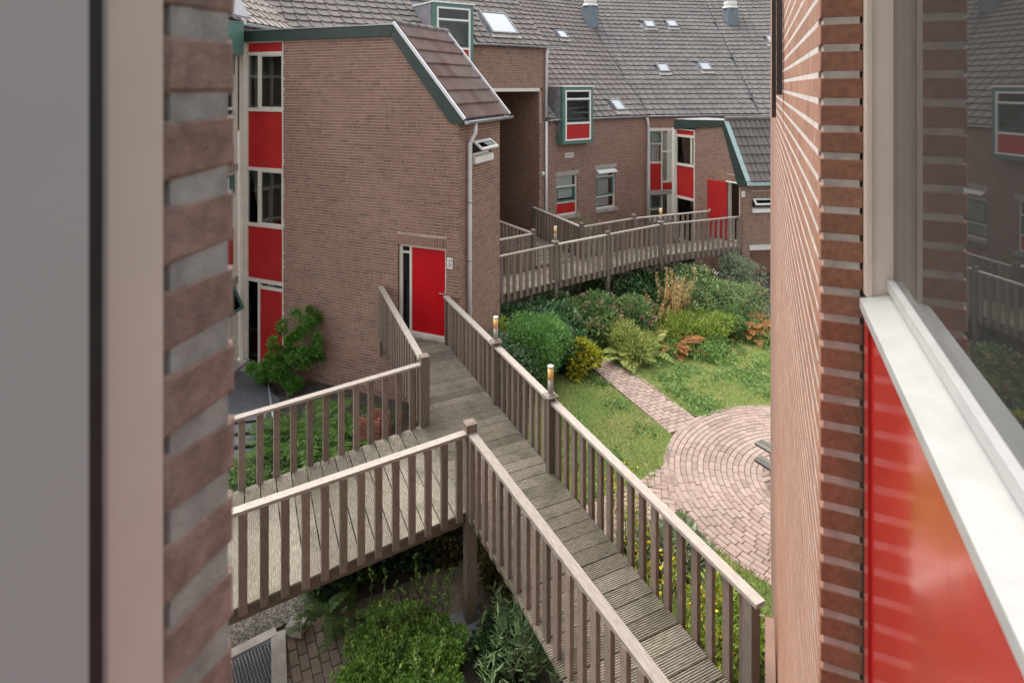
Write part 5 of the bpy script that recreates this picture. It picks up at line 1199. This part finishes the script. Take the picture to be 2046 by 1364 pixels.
# conifer by the tower: tiers of dense upright fans
cb = ground_pt(575, 792); cf = thing('conifer', 'bright green conifer with fan shaped sprays against the stair tower', 'tree', tuple(cb))
m = MB(); m.tube([cb-V(0,0,.05), depth_pt(578, 770, 13.15), depth_pt(585, 715, 13.2)], .045, 8, r2=.02); m.build('trunk', L['twig'], cf)
Q = []
def cpt(u, v, dd=0): return np.array(depth_pt(u, v, 13.05+dd))
for (u, v, ru, rv, nn) in ((605, 640, 26, 24, 5), (628, 630, 10, 18, 2), (585, 670, 24, 26, 5), (615, 690, 30, 26, 7), (560, 700, 26, 26, 5), (600, 720, 34, 22, 7), (632, 705, 14, 16, 3), (540, 720, 20, 20, 4), (520, 738, 22, 16, 6), (555, 745, 28, 22, 8), (568, 735, 22, 22, 6), (575, 752, 16, 16, 4), (590, 755, 24, 18, 5), (575, 770, 20, 14, 4), (535, 750, 20, 12, 3)):
    for k in range(nn+1):
        c0 = cpt(u-4+rng.uniform(-ru, ru)*.85, v+rng.uniform(-rv, rv)*.8, rng.uniform(-.25, .25)); rr_ = rng.uniform(.09, .15)
        n = 420; d = unit(rng.normal(0, 1, (n, 3))+np.array([.1, -.2, .4])); p = c0+d*rr_*rng.uniform(.3, 1, (n, 1))
        Q.append(leafquads(p, d+np.array([0, 0, .4]), .042, .45, .3, .1))
quads_mesh('crown', np.concatenate(Q), L['conifer'], cf, tuple(cb))
# steel steps with handrail, timber crate behind the railing
st3 = thing('steel_steps', 'short flight of galvanised grating steps with a handrail behind the railing', 'steps', tuple(ground_pt(500, 900)))
for k, v in enumerate((842, 864, 890, 917)):
    z_ = .02-.09*0+.30-.09*k; a, b = ground_pt(440, v, z_), ground_pt(532, v-10, z_); tt = (b-a).normalized(); nn = V(-tt.y, tt.x, 0); m = MB(); m.obox((a+b)/2+nn*.11, tt*((b-a).length/2), nn*.11, V(0,0,.012)); tr = m.build('tread', M['grating'], st3)
    m = MB(); m.obox((a+b)/2-nn*.006+V(0,0,-.01), tt*((b-a).length/2), V(0,0,.022), nn*.006); m.build('nosing', M['steel'], tr)
m = MB(); a = ground_pt(541, 842, .0)+V(0,0,.0); b = ground_pt(540, 935, .0); m.tube([depth_pt(536, 765, 13.0), depth_pt(546, 836, 11.6)], .022, 8); m.tube([depth_pt(540, 836, 11.9), V(*ground_pt(540, 930).xy, 0)], .028, 8); m.build('handrail', M['steel'], st3)
m = MB(); a, b = depth_pt(533, 855, 11.6), V(*ground_pt(545, 945).xy, -.02); m.obox((a+b)/2, (b-a)/2, V(.02,.0,0), V(0,.05,.03)); m.build('stringer', M['steel'], st3)
cr = thing('timber_crate', 'red-brown slatted timber crate standing by the tower base', 'crate', tuple(ground_pt(738, 900)))
cc_ = ground_pt(742, 900); a = V(1,0,0); FCr = Frame(cc_.x-.22, cc_.y-.05, 90)
for k in range(5): FCr.part('slat', M['crate'], cr, .0, .44, -.01, .015, .06+k*.11, .14+k*.11)
for x in (.02, .37): FCr.part('upright', M['crate'], cr, x, x+.05, .016, .05, 0, .62)
FCr.part('back', M['crate'], cr, .0, .44, .32, .34, .02, .60)
# picnic table ends on the round terrace
tb = thing('picnic_table', 'dark weathered picnic table on the round terrace, mostly hidden by the wall', 'table', (.9, 11.3, 0))
dtab = (ground_pt(1600, 965)-ground_pt(1512, 913)); 
for (u, v, z_, w_) in ((1511, 882, .42, .09), (1511, 915, .42, .09)):
    p = ground_pt(u, v, z_); e_ = V(.80, -.60, 0); n_ = V(.60, .80, 0)
    for k in range(2):
        m = MB(); m.obox(p+e_*.9+n_*(k*.105)+V(0,0,-.02), e_*.9, n_*.047, V(0,0,.02)); m.build('seat_board' if v > 900 else 'top_board', M['bench'], tb)
    for q in (.3, 1.5):
        m = MB(); m.obox(p+e_*q+n_*.05+V(0,0,-.04-(z_-.04)/2), V(0,0,(z_-.04)/2), e_*.035, n_*.045); m.build('leg', M['bench'], tb)
